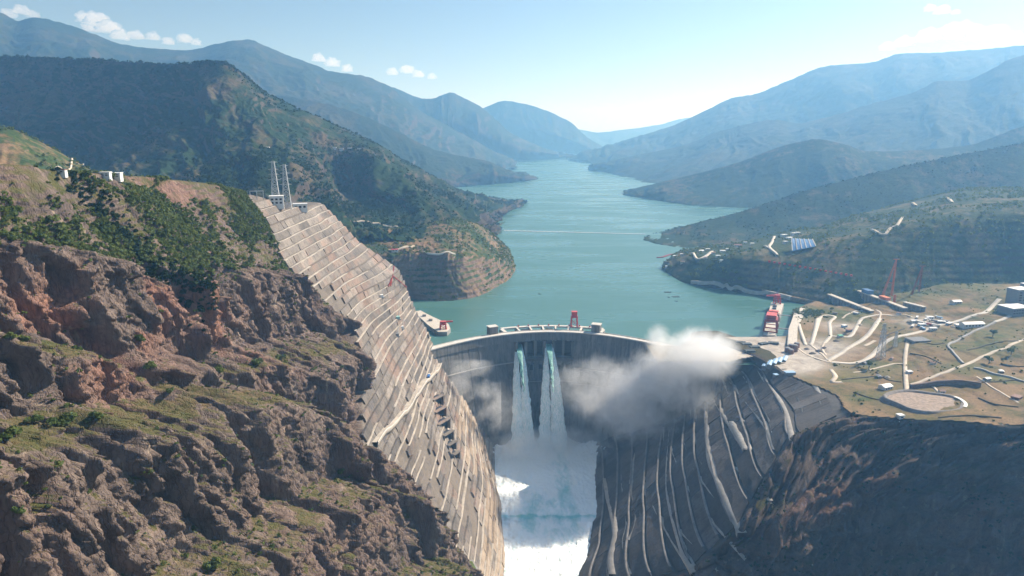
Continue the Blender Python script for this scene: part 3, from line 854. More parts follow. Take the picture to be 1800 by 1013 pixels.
# near left mountain: crest, spurs and shore
mountain('forested_mountain', [
    Yp((-260, 96, 3050), (0, 100, 2860), (150, 105, 2720), (300, 114, 2560), (395, 112, 2520), (470, 165, 2650), (575, 214, 2800), (650, 248, 2950), (740, 300, 3200), (815, 338, 3500), (925, 356, 3840)),
    Yp((-260, 160, 2940), (0, 160, 2750), (150, 165, 2610), (300, 175, 2450), (400, 180, 2400), (480, 215, 2400), (580, 250, 2550), (672, 272, 2560), (765, 322, 2950), (832, 350, 3300), (924, 358, 3820)),
    Yp((-260, 235, 2760), (0, 240, 2580), (150, 245, 2440), (300, 245, 2280), (400, 250, 2220), (500, 265, 2150), (590, 300, 2420), (706, 315, 2250), (785, 347, 2650), (842, 363, 3100), (915, 360, 3700)),
    Yp((-260, 300, 2380), (0, 310, 2260), (150, 315, 2200), (300, 290, 2110), (400, 290, 2030), (520, 300, 1850), (600, 345, 2250), (745, 362, 2060), (812, 376, 2450), (855, 376, 2950), (893, 366, 3500)),
    Yp((-260, 370, 1700), (0, 380, 1700), (150, 380, 1700), (300, 370, 1700), (420, 365, 1650), (540, 385, 1650), (640, 396, 1850), (778, 396, 1960), (845, 402, 2450)) + Zp((872, 388, -2), (884, 369, -2)),
    Yp((-260, 460, 1500), (0, 460, 1500), (150, 460, 1500), (300, 460, 1500), (420, 450, 1480), (560, 440, 1560), (660, 430, 1700), (790, 432, 1850)) + Zp((884, 410, -25), (870, 390, -25), (880, 371, -25)),
], 520, 260, 42, 190, M_HILL, 101, rough=1.2)

mountain('headland', [
    Yp((520, 398, 1720), (600, 400, 1730), (660, 400, 1780), (730, 402, 1860), (800, 387, 1960), (848, 398, 2120)) + Yp((880, 425, 2300)) + Zp((897, 440, 4)),
    Yp((520, 428, 1650), (600, 428, 1650), (660, 430, 1690), (730, 430, 1720), (800, 430, 1750), (858, 436, 1900), (888, 448, 2080)) + Zp((902, 459, 2)),
    Yp((520, 447, 1630), (600, 447, 1630), (690, 447, 1640), (745, 446, 1655), (800, 448, 1655), (862, 452, 1800), (890, 460, 1950)) + Zp((903, 466, 1)),
    Yp((520, 470, 1620), (600, 470, 1620), (690, 472, 1622), (745, 472, 1640), (805, 474, 1640), (865, 476, 1770), (893, 474, 1900)) + Zp((904, 469, -1)),
    Zp((520, 524, -2), (600, 524, -2), (705, 524, -2), (765, 531, -2), (832, 524, -2), (880, 502, -2), (900, 484, -2), (904, 472, -2)),
    Zp((520, 534, -25), (600, 534, -25), (700, 534, -25), (765, 540, -25), (834, 533, -25), (884, 510, -25), (904, 490, -25), (908, 474, -25)),
], 420, 200, 7, 60, M_KNOB, 131, back=1.2, rough=1.3, terrace=(13, 2.2))

mountain('low_brown_hill', [
    Yp((-200, 190, 1250), (0, 222, 1300), (60, 244, 1330), (120, 276, 1360), (170, 303, 1380), (240, 316, 1400), (330, 330, 1420)),
    Yp((-200, 250, 1130), (0, 262, 1180), (60, 280, 1210), (120, 300, 1240), (170, 318, 1260), (240, 330, 1290), (330, 345, 1300)),
    Yp((-200, 340, 1000), (0, 340, 1060), (60, 345, 1080), (120, 350, 1100), (170, 360, 1120), (240, 370, 1150), (330, 380, 1170)),
    Yp((-200, 430, 900), (0, 430, 950), (60, 430, 960), (120, 430, 980), (170, 430, 1000), (240, 440, 1020), (330, 450, 1040)),
], 200, 110, 9, 70, M_KNOB, 141, rough=1.2)

mountain('middle_left_ridge', [
    Yp((360, 120, 5200), (440, 163, 5200), (505, 170, 5200), (560, 180, 5200), (620, 196, 5200), (700, 232, 5250), (765, 264, 5350), (850, 282, 5500), (900, 301, 5700)) + Zp((946, 313, 2)),
    Yp((360, 200, 4800), (440, 220, 4800), (505, 225, 4800), (560, 230, 4800), (620, 245, 4850), (700, 272, 4900), (765, 292, 5000), (850, 303, 5150), (900, 311, 5400)) + Zp((944, 315, 0)),
    Yp((360, 260, 4400), (440, 270, 4400), (505, 275, 4400), (560, 280, 4400), (620, 295, 4500), (700, 305, 4600), (765, 315, 4750)) + Zp((850, 326, -3), (900, 320, -3), (942, 316, -3)),
    Yp((360, 330, 4100), (440, 330, 4100), (505, 335, 4100), (560, 340, 4100), (620, 345, 4200), (700, 345, 4350)) + Zp((790, 336, -25), (852, 330, -25), (905, 323, -25), (944, 318, -25)),
], 320, 120, 55, 330, M_HILL_FAR, 151)

mountain('high_left_range', [
    Yp((-260, 5, 6000), (-60, 5, 6100), (0, 24, 6200), (30, 37, 6200), (62, 31, 6200), (130, 47, 6300), (200, 74, 6400), (250, 83, 6500), (330, 88, 6600), (405, 72, 6700), (450, 75, 6800), (520, 103, 6900), (580, 125, 7000), (640, 133, 7200), (685, 152, 7400), (730, 190, 7700), (780, 217, 8000), (830, 245, 8300), (870, 268, 8600), (905, 290, 8800)),
    Yp((-260, 90, 5500), (-60, 90, 5500), (0, 100, 5600), (30, 105, 5600), (62, 100, 5600), (130, 115, 5600), (200, 130, 5700), (250, 135, 5800), (330, 140, 5900), (405, 135, 5900), (450, 140, 6000), (520, 160, 6100), (580, 175, 6200), (640, 190, 6400), (685, 205, 6700), (730, 230, 7000), (780, 245, 7400), (830, 262, 7800), (870, 277, 8200), (905, 293, 8500)),
    Yp((-260, 200, 5000), (-60, 200, 5000), (0, 200, 5000), (30, 200, 5000), (62, 200, 5000), (130, 200, 5000), (200, 205, 5000), (250, 205, 5100), (330, 210, 5200), (405, 215, 5200), (450, 220, 5300), (520, 230, 5400), (580, 240, 5500), (640, 255, 5600), (685, 265, 5800), (730, 275, 6200), (780, 285, 6600), (830, 292, 7000), (870, 297, 7300), (905, 299, 7700)),
    Yp((-260, 300, 4500), (-60, 300, 4500), (0, 300, 4500), (30, 300, 4500), (62, 300, 4500), (130, 300, 4500), (200, 300, 4500), (250, 300, 4600), (330, 300, 4700), (405, 300, 4700), (450, 300, 4800), (520, 300, 4900), (580, 305, 5000), (640, 310, 5200), (685, 315, 5400)) + Zp((730, 320, -25), (780, 318, -25), (830, 312, -25), (870, 308, -25), (910, 303, -25)),
], 420, 150, 95, 520, M_HILL_FAR, 161)

mountain('central_far_hill', [
    Yp((620, 150, 9000), (690, 154, 9000), (730, 170, 9000), (760, 174, 9000), (795, 163, 9000), (830, 180, 9050), (860, 200, 9100), (900, 235, 9300), (960, 262, 9800), (1012, 273, 10500)),
    Yp((620, 200, 8500), (690, 205, 8500), (730, 215, 8500), (760, 220, 8500), (795, 220, 8500), (830, 232, 8500), (860, 245, 8600), (900, 262, 8800), (960, 270, 9500), (1010, 274, 10300)),
    Yp((620, 260, 8000), (690, 262, 8000), (730, 264, 8000), (760, 268, 8000)) + Zp((800, 284, -5), (835, 282, -5), (870, 281, -5), (910, 279, -5), (965, 277, -5), (1008, 275, -5)),
    Zp((620, 300, -28), (690, 298, -28), (730, 295, -28), (760, 292, -28), (800, 287, -28), (835, 285, -28), (870, 284, -28), (910, 282, -28), (965, 279, -28), (1008, 277, -28)),
], 260, 80, 90, 600, M_HILL_FAR, 171)
mountain('round_far_hill', [
    Yp((760, 230, 11500), (850, 190, 11500), (885, 178, 11500), (940, 187, 11500), (1000, 213, 11600), (1030, 240, 11700), (1065, 262, 11800)),
    Yp((760, 250, 11200), (850, 230, 11200), (885, 225, 11200), (940, 232, 11200), (1000, 248, 11300), (1030, 260, 11400), (1060, 268, 11600)),
    Zp((760, 272, -20), (850, 274, -20), (885, 274, -20), (940, 274, -20), (1000, 273, -20), (1030, 273, -20), (1058, 272, -20)),
], 160, 60, 100, 700, M_HILL_FAR, 181)
mountain('farthest_hill', [
    Yp((960, 232, 16000), (1015, 228, 16000), (1050, 233, 16000), (1100, 228, 16000), (1160, 219, 16500), (1205, 208, 17000), (1300, 200, 17000)),
    Yp((960, 262, 15000), (1015, 262, 15000), (1050, 262, 15000), (1100, 262, 15000), (1160, 262, 15000), (1205, 262, 15000), (1300, 262, 15000)),
], 120, 30, 90, 900, M_HILL_FAR, 191)

mountain('high_right_range', [
    Yp((994, 278, 10000), (1050, 263, 9800), (1100, 246, 9500), (1150, 232, 9300), (1200, 214, 9200), (1250, 190, 9000), (1290, 172, 8900), (1330, 165, 8800), (1390, 140, 8600), (1450, 117, 8400), (1530, 110, 8200), (1580, 95, 8100), (1650, 93, 8000), (1750, 85, 7900), (1800, 80, 7800), (2000, 62, 7800), (2150, 60, 7800)),
    Yp((1000, 281, 9300), (1050, 272, 9100), (1100, 262, 8900), (1150, 255, 8700), (1200, 240, 8500), (1250, 222, 8300), (1290, 212, 8100), (1330, 208, 8000), (1390, 190, 7800), (1450, 170, 7600), (1530, 160, 7400), (1580, 150, 7300), (1650, 145, 7300), (1750, 140, 7200), (1800, 140, 7200), (2000, 130, 7200), (2150, 130, 7200)),
    Zp((1004, 284, -20), (1040, 291, -20), (1060, 300, -20)) + Yp((1150, 290, 7500), (1200, 280, 7400), (1250, 270, 7300), (1290, 262, 7200), (1330, 260, 7200), (1390, 250, 7000), (1450, 240, 7000), (1530, 240, 6900), (1580, 240, 6900), (1650, 240, 6900), (1750, 240, 6900), (1800, 240, 6900), (2000, 240, 6900), (2150, 240, 6900)),
], 360, 110, 85, 560, M_HILL_FAR, 201)
mountain('middle_right_ridge', [
    Yp((1035, 291, 7300), (1100, 277, 7200), (1200, 256, 7000), (1260, 233, 6800), (1300, 221, 6700), (1360, 210, 6500), (1405, 217, 6400), (1470, 203, 6200), (1515, 188, 6100), (1600, 165, 5900), (1650, 142, 5800), (1700, 141, 5800), (1750, 118, 5700), (1800, 97, 5700), (2000, 60, 5700)),
    Yp((1045, 294, 7000), (1100, 290, 6700), (1200, 275, 6400), (1260, 262, 6200), (1300, 255, 6100), (1360, 250, 5900), (1405, 250, 5800), (1470, 242, 5600), (1515, 235, 5500), (1600, 225, 5300), (1650, 212, 5200), (1700, 212, 5200), (1750, 200, 5100), (1800, 190, 5100), (2000, 170, 5100)),
    Zp((1048, 297, -3), (1075, 305, -3), (1112, 316, -3), (1140, 322, -3)) + Yp((1300, 320, 4900), (1360, 315, 4800), (1405, 310, 4700), (1470, 305, 4600), (1515, 300, 4600), (1600, 300, 4500), (1650, 300, 4500), (1700, 300, 4500), (1750, 300, 4500), (1800, 300, 4500), (2000, 300, 4500)),
    Zp((1046, 300, -28), (1073, 308, -28), (1110, 319, -28), (1145, 327, -28), (1300, 350, -28), (1360, 350, -28), (1405, 350, -28), (1470, 350, -28), (1515, 350, -28), (1600, 350, -28), (1650, 350, -28), (1700, 350, -28), (1750, 350, -28), (1800, 350, -28), (2000, 350, -28)),
], 360, 130, 60, 420, M_HILL_FAR, 211)
mountain('blue_hill', [
    Zp((1098, 336, 3)) + Yp((1160, 321, 4300), (1230, 304, 4200), (1300, 285, 4150), (1370, 259, 4100), (1435, 245, 4050), (1490, 256, 4000), (1525, 266, 4000), (1600, 265, 3950), (1700, 256, 3900), (1760, 236, 3850), (1800, 222, 3850), (2000, 180, 3850)),
    Zp((1096, 340, 0)) + Yp((1160, 338, 4080), (1230, 330, 4010), (1300, 318, 3930), (1370, 300, 3890), (1435, 295, 3830), (1490, 300, 3790), (1525, 305, 3760), (1600, 305, 3730), (1700, 300, 3690), (1760, 290, 3680), (1800, 285, 3680), (2000, 260, 3680)),
    Zp((1098, 344, -4), (1150, 353, -4), (1215, 362, -4), (1290, 367, -4), (1370, 366, -4), (1435, 366, -4), (1490, 366, -4), (1525, 366, -4), (1600, 366, -4), (1700, 366, -4), (1760, 366, -4), (1800, 366, -4), (2000, 366, -4)),
    Zp((1097, 347, -28), (1149, 356, -28), (1214, 366, -28), (1289, 371, -28), (1370, 370, -28), (1435, 370, -28), (1490, 370, -28), (1525, 370, -28), (1600, 370, -28), (1700, 370, -28), (1760, 370, -28), (1800, 370, -28), (2000, 370, -28)),
], 340, 110, 22, 210, M_HILL, 221)
mountain('dark_ridge', [
    Zp((1133, 418, 2)) + Yp((1155, 411, 2720), (1200, 398, 2750), (1300, 373, 2800), (1380, 348, 2830), (1400, 340, 2830), (1500, 314, 2860), (1600, 290, 2880), (1700, 270, 2900), (1800, 252, 2920), (2000, 215, 2950), (2100, 200, 2950)),
    Zp((1133, 421, 0)) + Yp((1155, 421, 2570), (1200, 416, 2600), (1300, 400, 2680), (1380, 384, 2690), (1400, 379, 2695), (1500, 365, 2690), (1600, 353, 2700), (1700, 346, 2710), (1800, 332, 2710), (2000, 312, 2720), (2100, 305, 2720)),
    Zp((1132, 423, -3), (1155, 430, -3), (1205, 437, -3), (1300, 432, -3), (1380, 428, -3), (1400, 427, -3), (1500, 423, -3), (1600, 422, -3), (1700, 422, -3), (1800, 424, -3), (2000, 424, -3), (2100, 424, -3)),
    Zp((1131, 426, -28), (1154, 434, -28), (1204, 442, -28), (1300, 438, -28), (1380, 434, -28), (1400, 433, -28), (1500, 429, -28), (1600, 428, -28), (1700, 428, -28), (1800, 430, -28), (2000, 430, -28), (2100, 430, -28)),
], 380, 110, 9, 120, M_HILL, 231, back=2.2)
mountain('terraced_spur', [
    Zp((1164, 468, 6)) + Yp((1200, 440, 2080), (1290, 428, 2150), (1345, 417, 2150), (1400, 404, 2180), (1450, 398, 2200), (1500, 380, 2220), (1560, 364, 2230), (1640, 345, 2230), (1700, 332, 2230), (1760, 330, 2230), (1800, 331, 2230), (2000, 320, 2230)),
    Zp((1166, 472, 4)) + Yp((1210, 455, 1920), (1295, 440, 1900), (1350, 433, 1880), (1402, 425, 1880), (1455, 415, 1880), (1510, 402, 1880), (1560, 388, 1880), (1640, 370, 1880), (1700, 360, 1880), (1760, 355, 1880), (1800, 352, 1880), (2000, 340, 1880)),
    Zp((1168, 475, 3)) + Yp((1225, 467, 1850), (1305, 452, 1740), (1352, 450, 1725), (1400, 448, 1715), (1470, 433, 1705), (1550, 415, 1700), (1600, 404, 1695), (1650, 395, 1690), (1720, 387, 1690), (1760, 381, 1690), (1800, 375, 1690), (2000, 350, 1690)),
    Zp((1170, 478, -2), (1200, 497, -2), (1262, 510, -2), (1342, 523, -2), (1404, 535, -2), (1470, 545, -2)) + Yp((1550, 530, 1520), (1600, 515, 1540), (1650, 505, 1560), (1720, 495, 1570), (1760, 488, 1580), (1800, 480, 1590), (2000, 460, 1600)),
    Zp((1170, 480, -28), (1199, 500, -28), (1260, 514, -28), (1340, 528, -28), (1402, 541, -28), (1470, 552, -28)) + Yp((1550, 560, 1480), (1600, 550, 1490), (1650, 540, 1500), (1720, 530, 1520), (1760, 520, 1530), (1800, 515, 1540), (2000, 500, 1550)),
], 460, 190, 3.0, 45, M_BAND, 241, back=2.0, rough=0.7, terrace=(15, 1.6))

# ------------------------------------------------------------------ air and clouds
HZ = MB().box(-31000, 31000, -4500, 42000, -264, 1640)
hm = NT('haze_air')
pv = hm.n('ShaderNodeVolumePrincipled')
pv.inputs['Color'].default_value = (0.25, 0.57, 1.0, 1)
pv.inputs['Absorption Color'].default_value = (1, 1, 1, 1)
pv.inputs['Density'].default_value = HAZE_D
pv.inputs['Anisotropy'].default_value = 0.35
hm.l(pv.outputs[0], hm.out.inputs['Volume'])
HZ.build('haze', hm.m)['kind'] = 'stuff'

def lumps(name, blobs, mat, rough=0.22, sub=4, seed=0):
    """a heap of billows merged into one cloud body"""
    import bmesh
    bm = bmesh.new()
    for (x, y, z, rx, ry, rz) in blobs:
        r = bmesh.ops.create_icosphere(bm, subdivisions=sub, radius=1.0)
        co = np.array([v.co[:] for v in r['verts']])
        n = co / np.linalg.norm(co, axis=1, keepdims=True)
        d = 1 + rough * fbm(n[:, 0] * 2.2 + x * 0.01, n[:, 1] * 2.2 + y * 0.01, n[:, 2] * 2.2 + seed, oct=4, seed=seed)
        c2 = n * d[:, None] * np.array([rx, ry, rz]) + np.array([x, y, z])
        c2[:, 2] = np.maximum(c2[:, 2], z - 0.45 * rz)
        for v, c in zip(r['verts'], c2): v.co = c
    me = bpy.data.meshes.new(name); bm.to_mesh(me); bm.free(); me.materials.append(mat)
    return put(name, me)
cm = NT('cloud_vapour')
cv = cm.n('ShaderNodeVolumePrincipled')
cv.inputs['Color'].default_value = (1, 1, 1, 1); cv.inputs['Density'].default_value = 0.003; cv.inputs['Anisotropy'].default_value = 0.2
cm.l(cv.outputs[0], cm.out.inputs['Volume'])
def cloud(pts, label, Y, s=1.0, seed=0):
    b = []
    for (u, v, r) in pts:
        p = at_depth(u, v, Y); R = r / F * Y
        b.append((p[0], p[1], max(p[2], 1760 + R * 0.4), R, R * 1.3, R * 0.8))
    o = lumps('cloud', b, cm.m, 0.5, 4, seed)
    tag(o, label, 'cloud', 'small clouds above the ridges')
cloud([(150, 34, 14), (172, 38, 18), (192, 50, 18), (212, 64, 14), (160, 50, 14)], 'tallest white puffy cloud above the left range', 14000, seed=1)
cloud([(240, 64, 12), (268, 66, 11), (296, 74, 10), (325, 70, 12), (345, 76, 9)], 'long low white cloud touching the left ridge saddle', 15000, seed=2)
cloud([(15, 26, 12), (38, 20, 12), (58, 27, 9)], 'small white cloud at the far upper left corner', 14000, seed=3)
cloud([(560, 104, 11), (585, 112, 12), (610, 122, 10)], 'white cloud rising just behind the left range shoulder', 19000, seed=4)
cloud([(1560, 84, 12), (1590, 76, 14), (1630, 66, 18), (1670, 60, 20), (1695, 50, 14), (1710, 62, 20), (1750, 62, 18), (1780, 68, 14)], 'broad pale cloud bank resting on the right range', 16500, seed=5)
cloud([(690, 128, 10), (715, 124, 12), (735, 132, 10), (760, 136, 8)], 'faint low cloud left of the central hills', 20000, seed=7)
cloud([(1635, 16, 10), (1655, 20, 12), (1680, 22, 7)], 'wispy pale cloud high above the right range', 15500, seed=6)

# ------------------------------------------------------------------ the arch dam
dam = thing('arch_dam', (79, 1318, 9), 0, 'tall curved concrete arch dam between the two gorge walls with open spillway bays', 'dam')
def D(x, off, z):
    """point on the dam: off metres downstream of the upstream face, in the dam's own coordinates"""
    sl = -0.0042 * (x - 79.0); L = math.hypot(1, sl)
    nx, ny = sl / L, -1 / L
    return (x + nx * off - 79.0, float(dam_Y(x)) + ny * off - 1318.0, z - 9.0)
def thick(z): return 13.0 + 47.0 * (max(9.0 - z, 0) / 219.0) ** 1.25
X0, X1 = -168.0, 372.0
def damblock(xa, xb, levels, extra=0.0, n=3, t0=0.0, thk=None):
    V = []; Fc = []
    xsn = np.linspace(xa, xb, n)
    for z in levels:
        for x in xsn: V.append(D(x, t0, z))
        for x in xsn[::-1]: V.append(D(x, (thk if thk else thick(z)) + extra, z))
    m = 2 * n; L = len(levels)
    for k in range(L - 1):
        for j in range(m):
            a = k * m + j; b = k * m + (j + 1) % m
            Fc.append((a, a + m, b + m, b))
    Fc.append(tuple(range(m))); Fc.append(tuple((L - 1) * m + j for j in range(m - 1, -1, -1)))
    return V, Fc
def dam_material():
    m = NT('dam_concrete'); p = m.pos()
    st = m.noise(m.pos((1, 1, 0.06)), 0.22, 5, 0.7); pt = m.noise(p, 0.03, 5, 0.6); fi = m.noise(p, 0.7, 4, 0.6)
    c = m.mix(m.rand(), (0.16, 0.155, 0.15), (0.21, 0.20, 0.19))
    c = m.mix(m.ramp(st, [(0.42, 0.0), (0.62, 0.85)]), c, (0.07, 0.085, 0.085))
    c = m.mix(m.ramp(pt, [(0.48, 0.0), (0.65, 0.5)]), c, (0.12, 0.115, 0.11))
    # lift joints
    w = m.n('ShaderNodeTexWave', wave_type='BANDS', bands_direction='Z'); m.l(p, w.inputs['Vector']); w.inputs['Scale'].default_value = 0.11; w.inputs['Distortion'].default_value = 0.15
    c = m.mix(m.ramp(w.outputs['Fac'], [(0.02, 0.35), (0.06, 0.0)]), c, (0.14, 0.13, 0.12))
    m.bsdf(c, 0.9, fi, 0.2, 0.4, 0.2); return m.m
M_DAM = dam_material()
def simple_put(VF, name, mat, parent): return put(name, mesh_from(name, VF[0], VF[1], mat), parent)
SP0, SP1 = 3.0, 124.0
lv_full = [-222, -190, -160, -130, -100, -70, -40, -15, -7.5]
lv_low = [-222, -190, -160, -130, -100, -70, -46, -38]
edges = list(np.linspace(X0, SP0, 10)) + list(np.linspace(SP0, SP1, 7))[1:] + list(np.linspace(SP1, X1, 14))[1:]
for a, b in zip(edges[:-1], edges[1:]):
    mid = (a + b) / 2
    spill = SP0 < mid < SP1
    simple_put(damblock(a + 0.25, b - 0.25, lv_low if spill else lv_full, RNG.uniform(-0.5, 0.6), 3), 'dam_monolith', M_DAM, dam)
    simple_put(damblock(a + 0.1, b - 0.1, [-7.3, 3, 8.2], 1.6, 3), 'crest_block', M_DAM, dam)
core = damblock(X0, SP0, [-222, -100, -9], -2.5, 20); simple_put(core, 'joint_seal', M_DARK, dam)
core = damblock(SP1, X1, [-222, -100, -9], -2.5, 24); simple_put(core, 'joint_seal', M_DARK, dam)
simple_put(damblock(X0, X1, [8.3, 9.0], 2.6, 60), 'crest_road', M_CONC_L, dam)
simple_put(damblock(X0, X1, [9.05, 10.2], 0, 60, 15.0, 15.7), 'parapet', M_CONC_L, dam)
simple_put(damblock(X0, X1, [9.05, 10.2], 0, 60, 0.1, 0.8), 'parapet', M_CONC_L, dam)
simple_put(damblock(SP0 - 3, SP1 + 3, [-45.5, -40.5], 0, 20, 4, thick(-42) + 7.5), 'spillway_ledge', simple('stained_concrete', (0.10, 0.10, 0.10)), dam)
for zz_, xa, xb in ((-62, SP1 + 4, X1 - 30), (-48, X0, SP0 - 4), (-92, SP1 + 4, X1 - 60), (-88, SP0, SP1)):
    simple_put(damblock(xa, xb, [zz_, zz_ + 1.6], 0, 24, 4, thick(zz_) + 2.6), 'inspection_walkway', M_CONC, dam)
bays = np.linspace(SP0, SP1, 7)
M_GATE = simple('gate_steel', (0.05, 0.055, 0.06), 0.5, 0.3, 0.5)
for k, x in enumerate(bays):
    simple_put(damblock(x - 2.6, x + 2.6, [-40.4, -25, -7.6], 0, 3, -3, thick(-10) + 5.5), 'spillway_pier', M_DAM, dam)
for k in range(6):
    xa, xb = bays[k] + 2.7, bays[k + 1] - 2.7
    if k in (0, 3): continue
    g = simple_put(damblock(xa, xb, [-37.9, -30, -20, -12], 0, 3, 4.5, 6.0), 'spillway_gate', M_GATE, dam)
    for zz_ in (-33, -27, -21, -15):
        simple_put(damblock(xa, xb, [zz_, zz_ + 0.9], 0, 3, 6.05, 7.2), 'gate_rib', M_GATE, g)
# deep outlets below the surface bays
for k in range(6):
    xm = (bays[k] + bays[k + 1]) / 2
    simple_put(damblock(xm - 5.5, xm - 4.0, [-74, -52], 0, 2, 10, thick(-60) + 4.5), 'outlet_cheek', M_DAM, dam)
    simple_put(damblock(xm + 4.0, xm + 5.5, [-74, -52], 0, 2, 10, thick(-60) + 4.5), 'outlet_cheek', M_DAM, dam)
    simple_put(damblock(xm - 3.9, xm + 3.9, [-72, -55], 0, 2, 10, thick(-60) + 1.2), 'outlet_mouth', M_DARK, dam)
# upstream service bridge
for k in range(16):
    xa = -12 + k * 11.6; xb = xa + 11.5
    simple_put(damblock(xa, xb, [6.8, 9.9], 0, 2, -33, -25), 'bridge_deck', M_CONC_L, dam)
for x in (-12, 16, 40, 64, 88, 112, 136, 174):
    w = 3.2 if x in (-12, 174) else 1.6
    simple_put(damblock(x - w, x + w, [6.7, 9.7], 0, 2, -25.2, 1.0), 'bridge_beam', M_CONC_L, dam)
    simple_put(damblock(x - 2.4, x + 2.4, [-40, 6.6], 0, 2, -32, -26), 'bridge_pier', M_CONC, dam)
for (xa, xb, h) in ((-44, -28, 23), (158, 174, 24)):
    t_ = simple_put(damblock(xa, xb, [-20, 9, h], 0, 2, -13, 1.5), 'lift_tower', M_DAM, dam)
    simple_put(damblock(xa - 0.7, xb + 0.7, [h + 0.02, h + 1.3], 0, 2, -13.7, 2.2), 'tower_cap', M_CONC_L, t_)
for x in np.linspace(20, 150, 8):
    simple_put(damblock(x - 1.1, x + 1.1, [9.95, 12.8], 0, 2, -31, -28.5), 'hoist_motor', simple('red_paint_small', (0.35, 0.03, 0.03), 0.5), dam)
for x in (30, 76):
    simple_put(damblock(x - 7, x + 7, [5.5, 6.5], 0, 2, -22, -6), 'stoplog_cover', M_DARK, dam)

# ------------------------------------------------------------------ water below the dam
def foam_material():
    m = NT('white_water'); p = m.pos((1, 0.45, 1))
    a = m.noise(p, 0.03, 7, 0.65, 0.8); b = m.noise(p, 0.16, 7, 0.72, 0.6)
    k = m.math('ADD', m.math('MULTIPLY', a, 0.6), m.math('MULTIPLY', b, 0.5))
    k = m.math('ADD', k, m.attr('foam'))
    c = m.mix(m.ramp(k, [(0.36, 0.0), (0.64, 1.0)]), (0.26, 0.60, 0.60), (0.88, 0.95, 0.95))
    m.bsdf(c, 0.55, b, 1.5, 0.8, 0.4); return m.m
M_FOAM = foam_material()
wx = np.linspace(-90, 200, 240); wy = np.linspace(560, 1345, 560)
WX, WY = np.meshgrid(wx, wy)
step_ = sstep(979, 986, WY + 1.5 * np.sin(WX * 0.2))
WH = -210.5 + 5.0 * step_ + 2.6 * fbm(WX / 16., WY / 22., seed=301, oct=5) + 1.5 * ridged(WX / 6., WY / 9., seed=302, oct=4)
WH = WH + np.clip(7 + 13 * fbm(WX / 14., WY / 14., seed=305, oct=5), 0, 30) * sstep(1165, 1225, WY + 10 * fbm(WX / 20., WX * 0, seed=306))
foam = 0.10 * np.ones_like(WX) - 0.26 * np.exp(-((WY - 988) / 4.5) ** 2) + 0.28 * fbm(WX / 30., WY / 110., seed=303, oct=4) - 0.02 + 0.12 * sstep(40, -10, WX)
foam = foam + 0.1 * sstep(1080, 1160, WY)
o = put('river', mesh_from('river', np.stack([WX, WY, WH], -1), grid_faces(*WX.shape), M_FOAM, True, {'foam': foam})); o['kind'] = 'structure'

def jet_material(name, a, b):
    m = NT(name); p = m.pos((1, 1, 0.12))
    f = m.noise(p, 0.55, 6, 0.7, 0.5)
    c = m.mix(m.ramp(f, [(0.35, 0.0), (0.62, 1.0)]), a, b)
    bs = m.bsdf(c, 0.6, f, 1.0, 0.9, 0.4); return m.m
M_JETW = jet_material('falling_white_water', (0.45, 0.68, 0.68), (0.95, 0.97, 0.97))
M_JETG = jet_material('falling_green_water', (0.04, 0.24, 0.19), (0.30, 0.55, 0.50))
def jet(cx, xl, xr, drift_l, drift_r, wl, wr, label):
    J = thing('water_jet', (cx, 1300, -20), 0, label, 'waterfall', 'water jets falling from the dam')
    def stream(name, xa, xb, w0, w1, dp, mat, seed, zend=-214):
        S = 90; K = 22; V = []
        for i in range(S + 1):
            s = i / S
            z = -18 - (s ** 1.25) * (abs(zend) - 18)
            Y = 1312 - 14 * min(s * 8, 1) - 92 * s ** 0.72
            x = xa + (xb - xa) * s ** 0.85; w = w0 + (w1 - w0) * s ** 0.8
            for k in range(K):
                th = 2 * math.pi * k / K
                V.append((x + w / 2 * math.cos(th), Y + (dp * (0.6 + 1.4 * s)) * math.sin(th), z))
        V = np.array(V)
        s = np.repeat(np.arange(S + 1) / S, K)
        nx = fbm(V[:, 0] / 3.0 + seed, V[:, 2] / 14.0, V[:, 1] / 6.0, oct=4, seed=seed)
        V[:, 0] += nx * 3.4 * s ** 0.6 * np.sign(V[:, 0] - cx + 0.01) * 1.0 + 2.2 * s * fbm(V[:, 2] / 9.0, V[:, 2] * 0 + seed, seed=seed)
        V[:, 1] += nx * 4.0 * s ** 0.5
        V = V - np.array([cx, 1300, -20])
        i = np.arange((S + 1) * K).reshape(S + 1, K)
        q = np.stack([i[:-1], np.roll(i[:-1], -1, 1), np.roll(i[1:], -1, 1), i[1:]], -1).reshape(-1, 4)
        put(name, mesh_from(name, V, q, mat, True), J)
    stream('green_core', (xl + xr) / 2, (xl + drift_l + xr + drift_r) / 2, xr - xl - 1.0, (xr - xl) * 0.2, 1.6, M_JETG, 3, -78)
    stream('white_stream', xl + 1.6, xl + drift_l, 3.0, wl, 2.8, M_JETW, 5)
    stream('white_stream', xr - 1.6, xr + drift_r, 3.0, wr, 2.8, M_JETW, 9)
jet(13.1, 6.6, 19.5, 4, 14, 27, 26, 'left white water jet pouring from the first spillway bay')
jet(73.6, 67.0, 80.0, -5, 12, 27, 34, 'right water jet with a green core pouring from the fourth spillway bay')

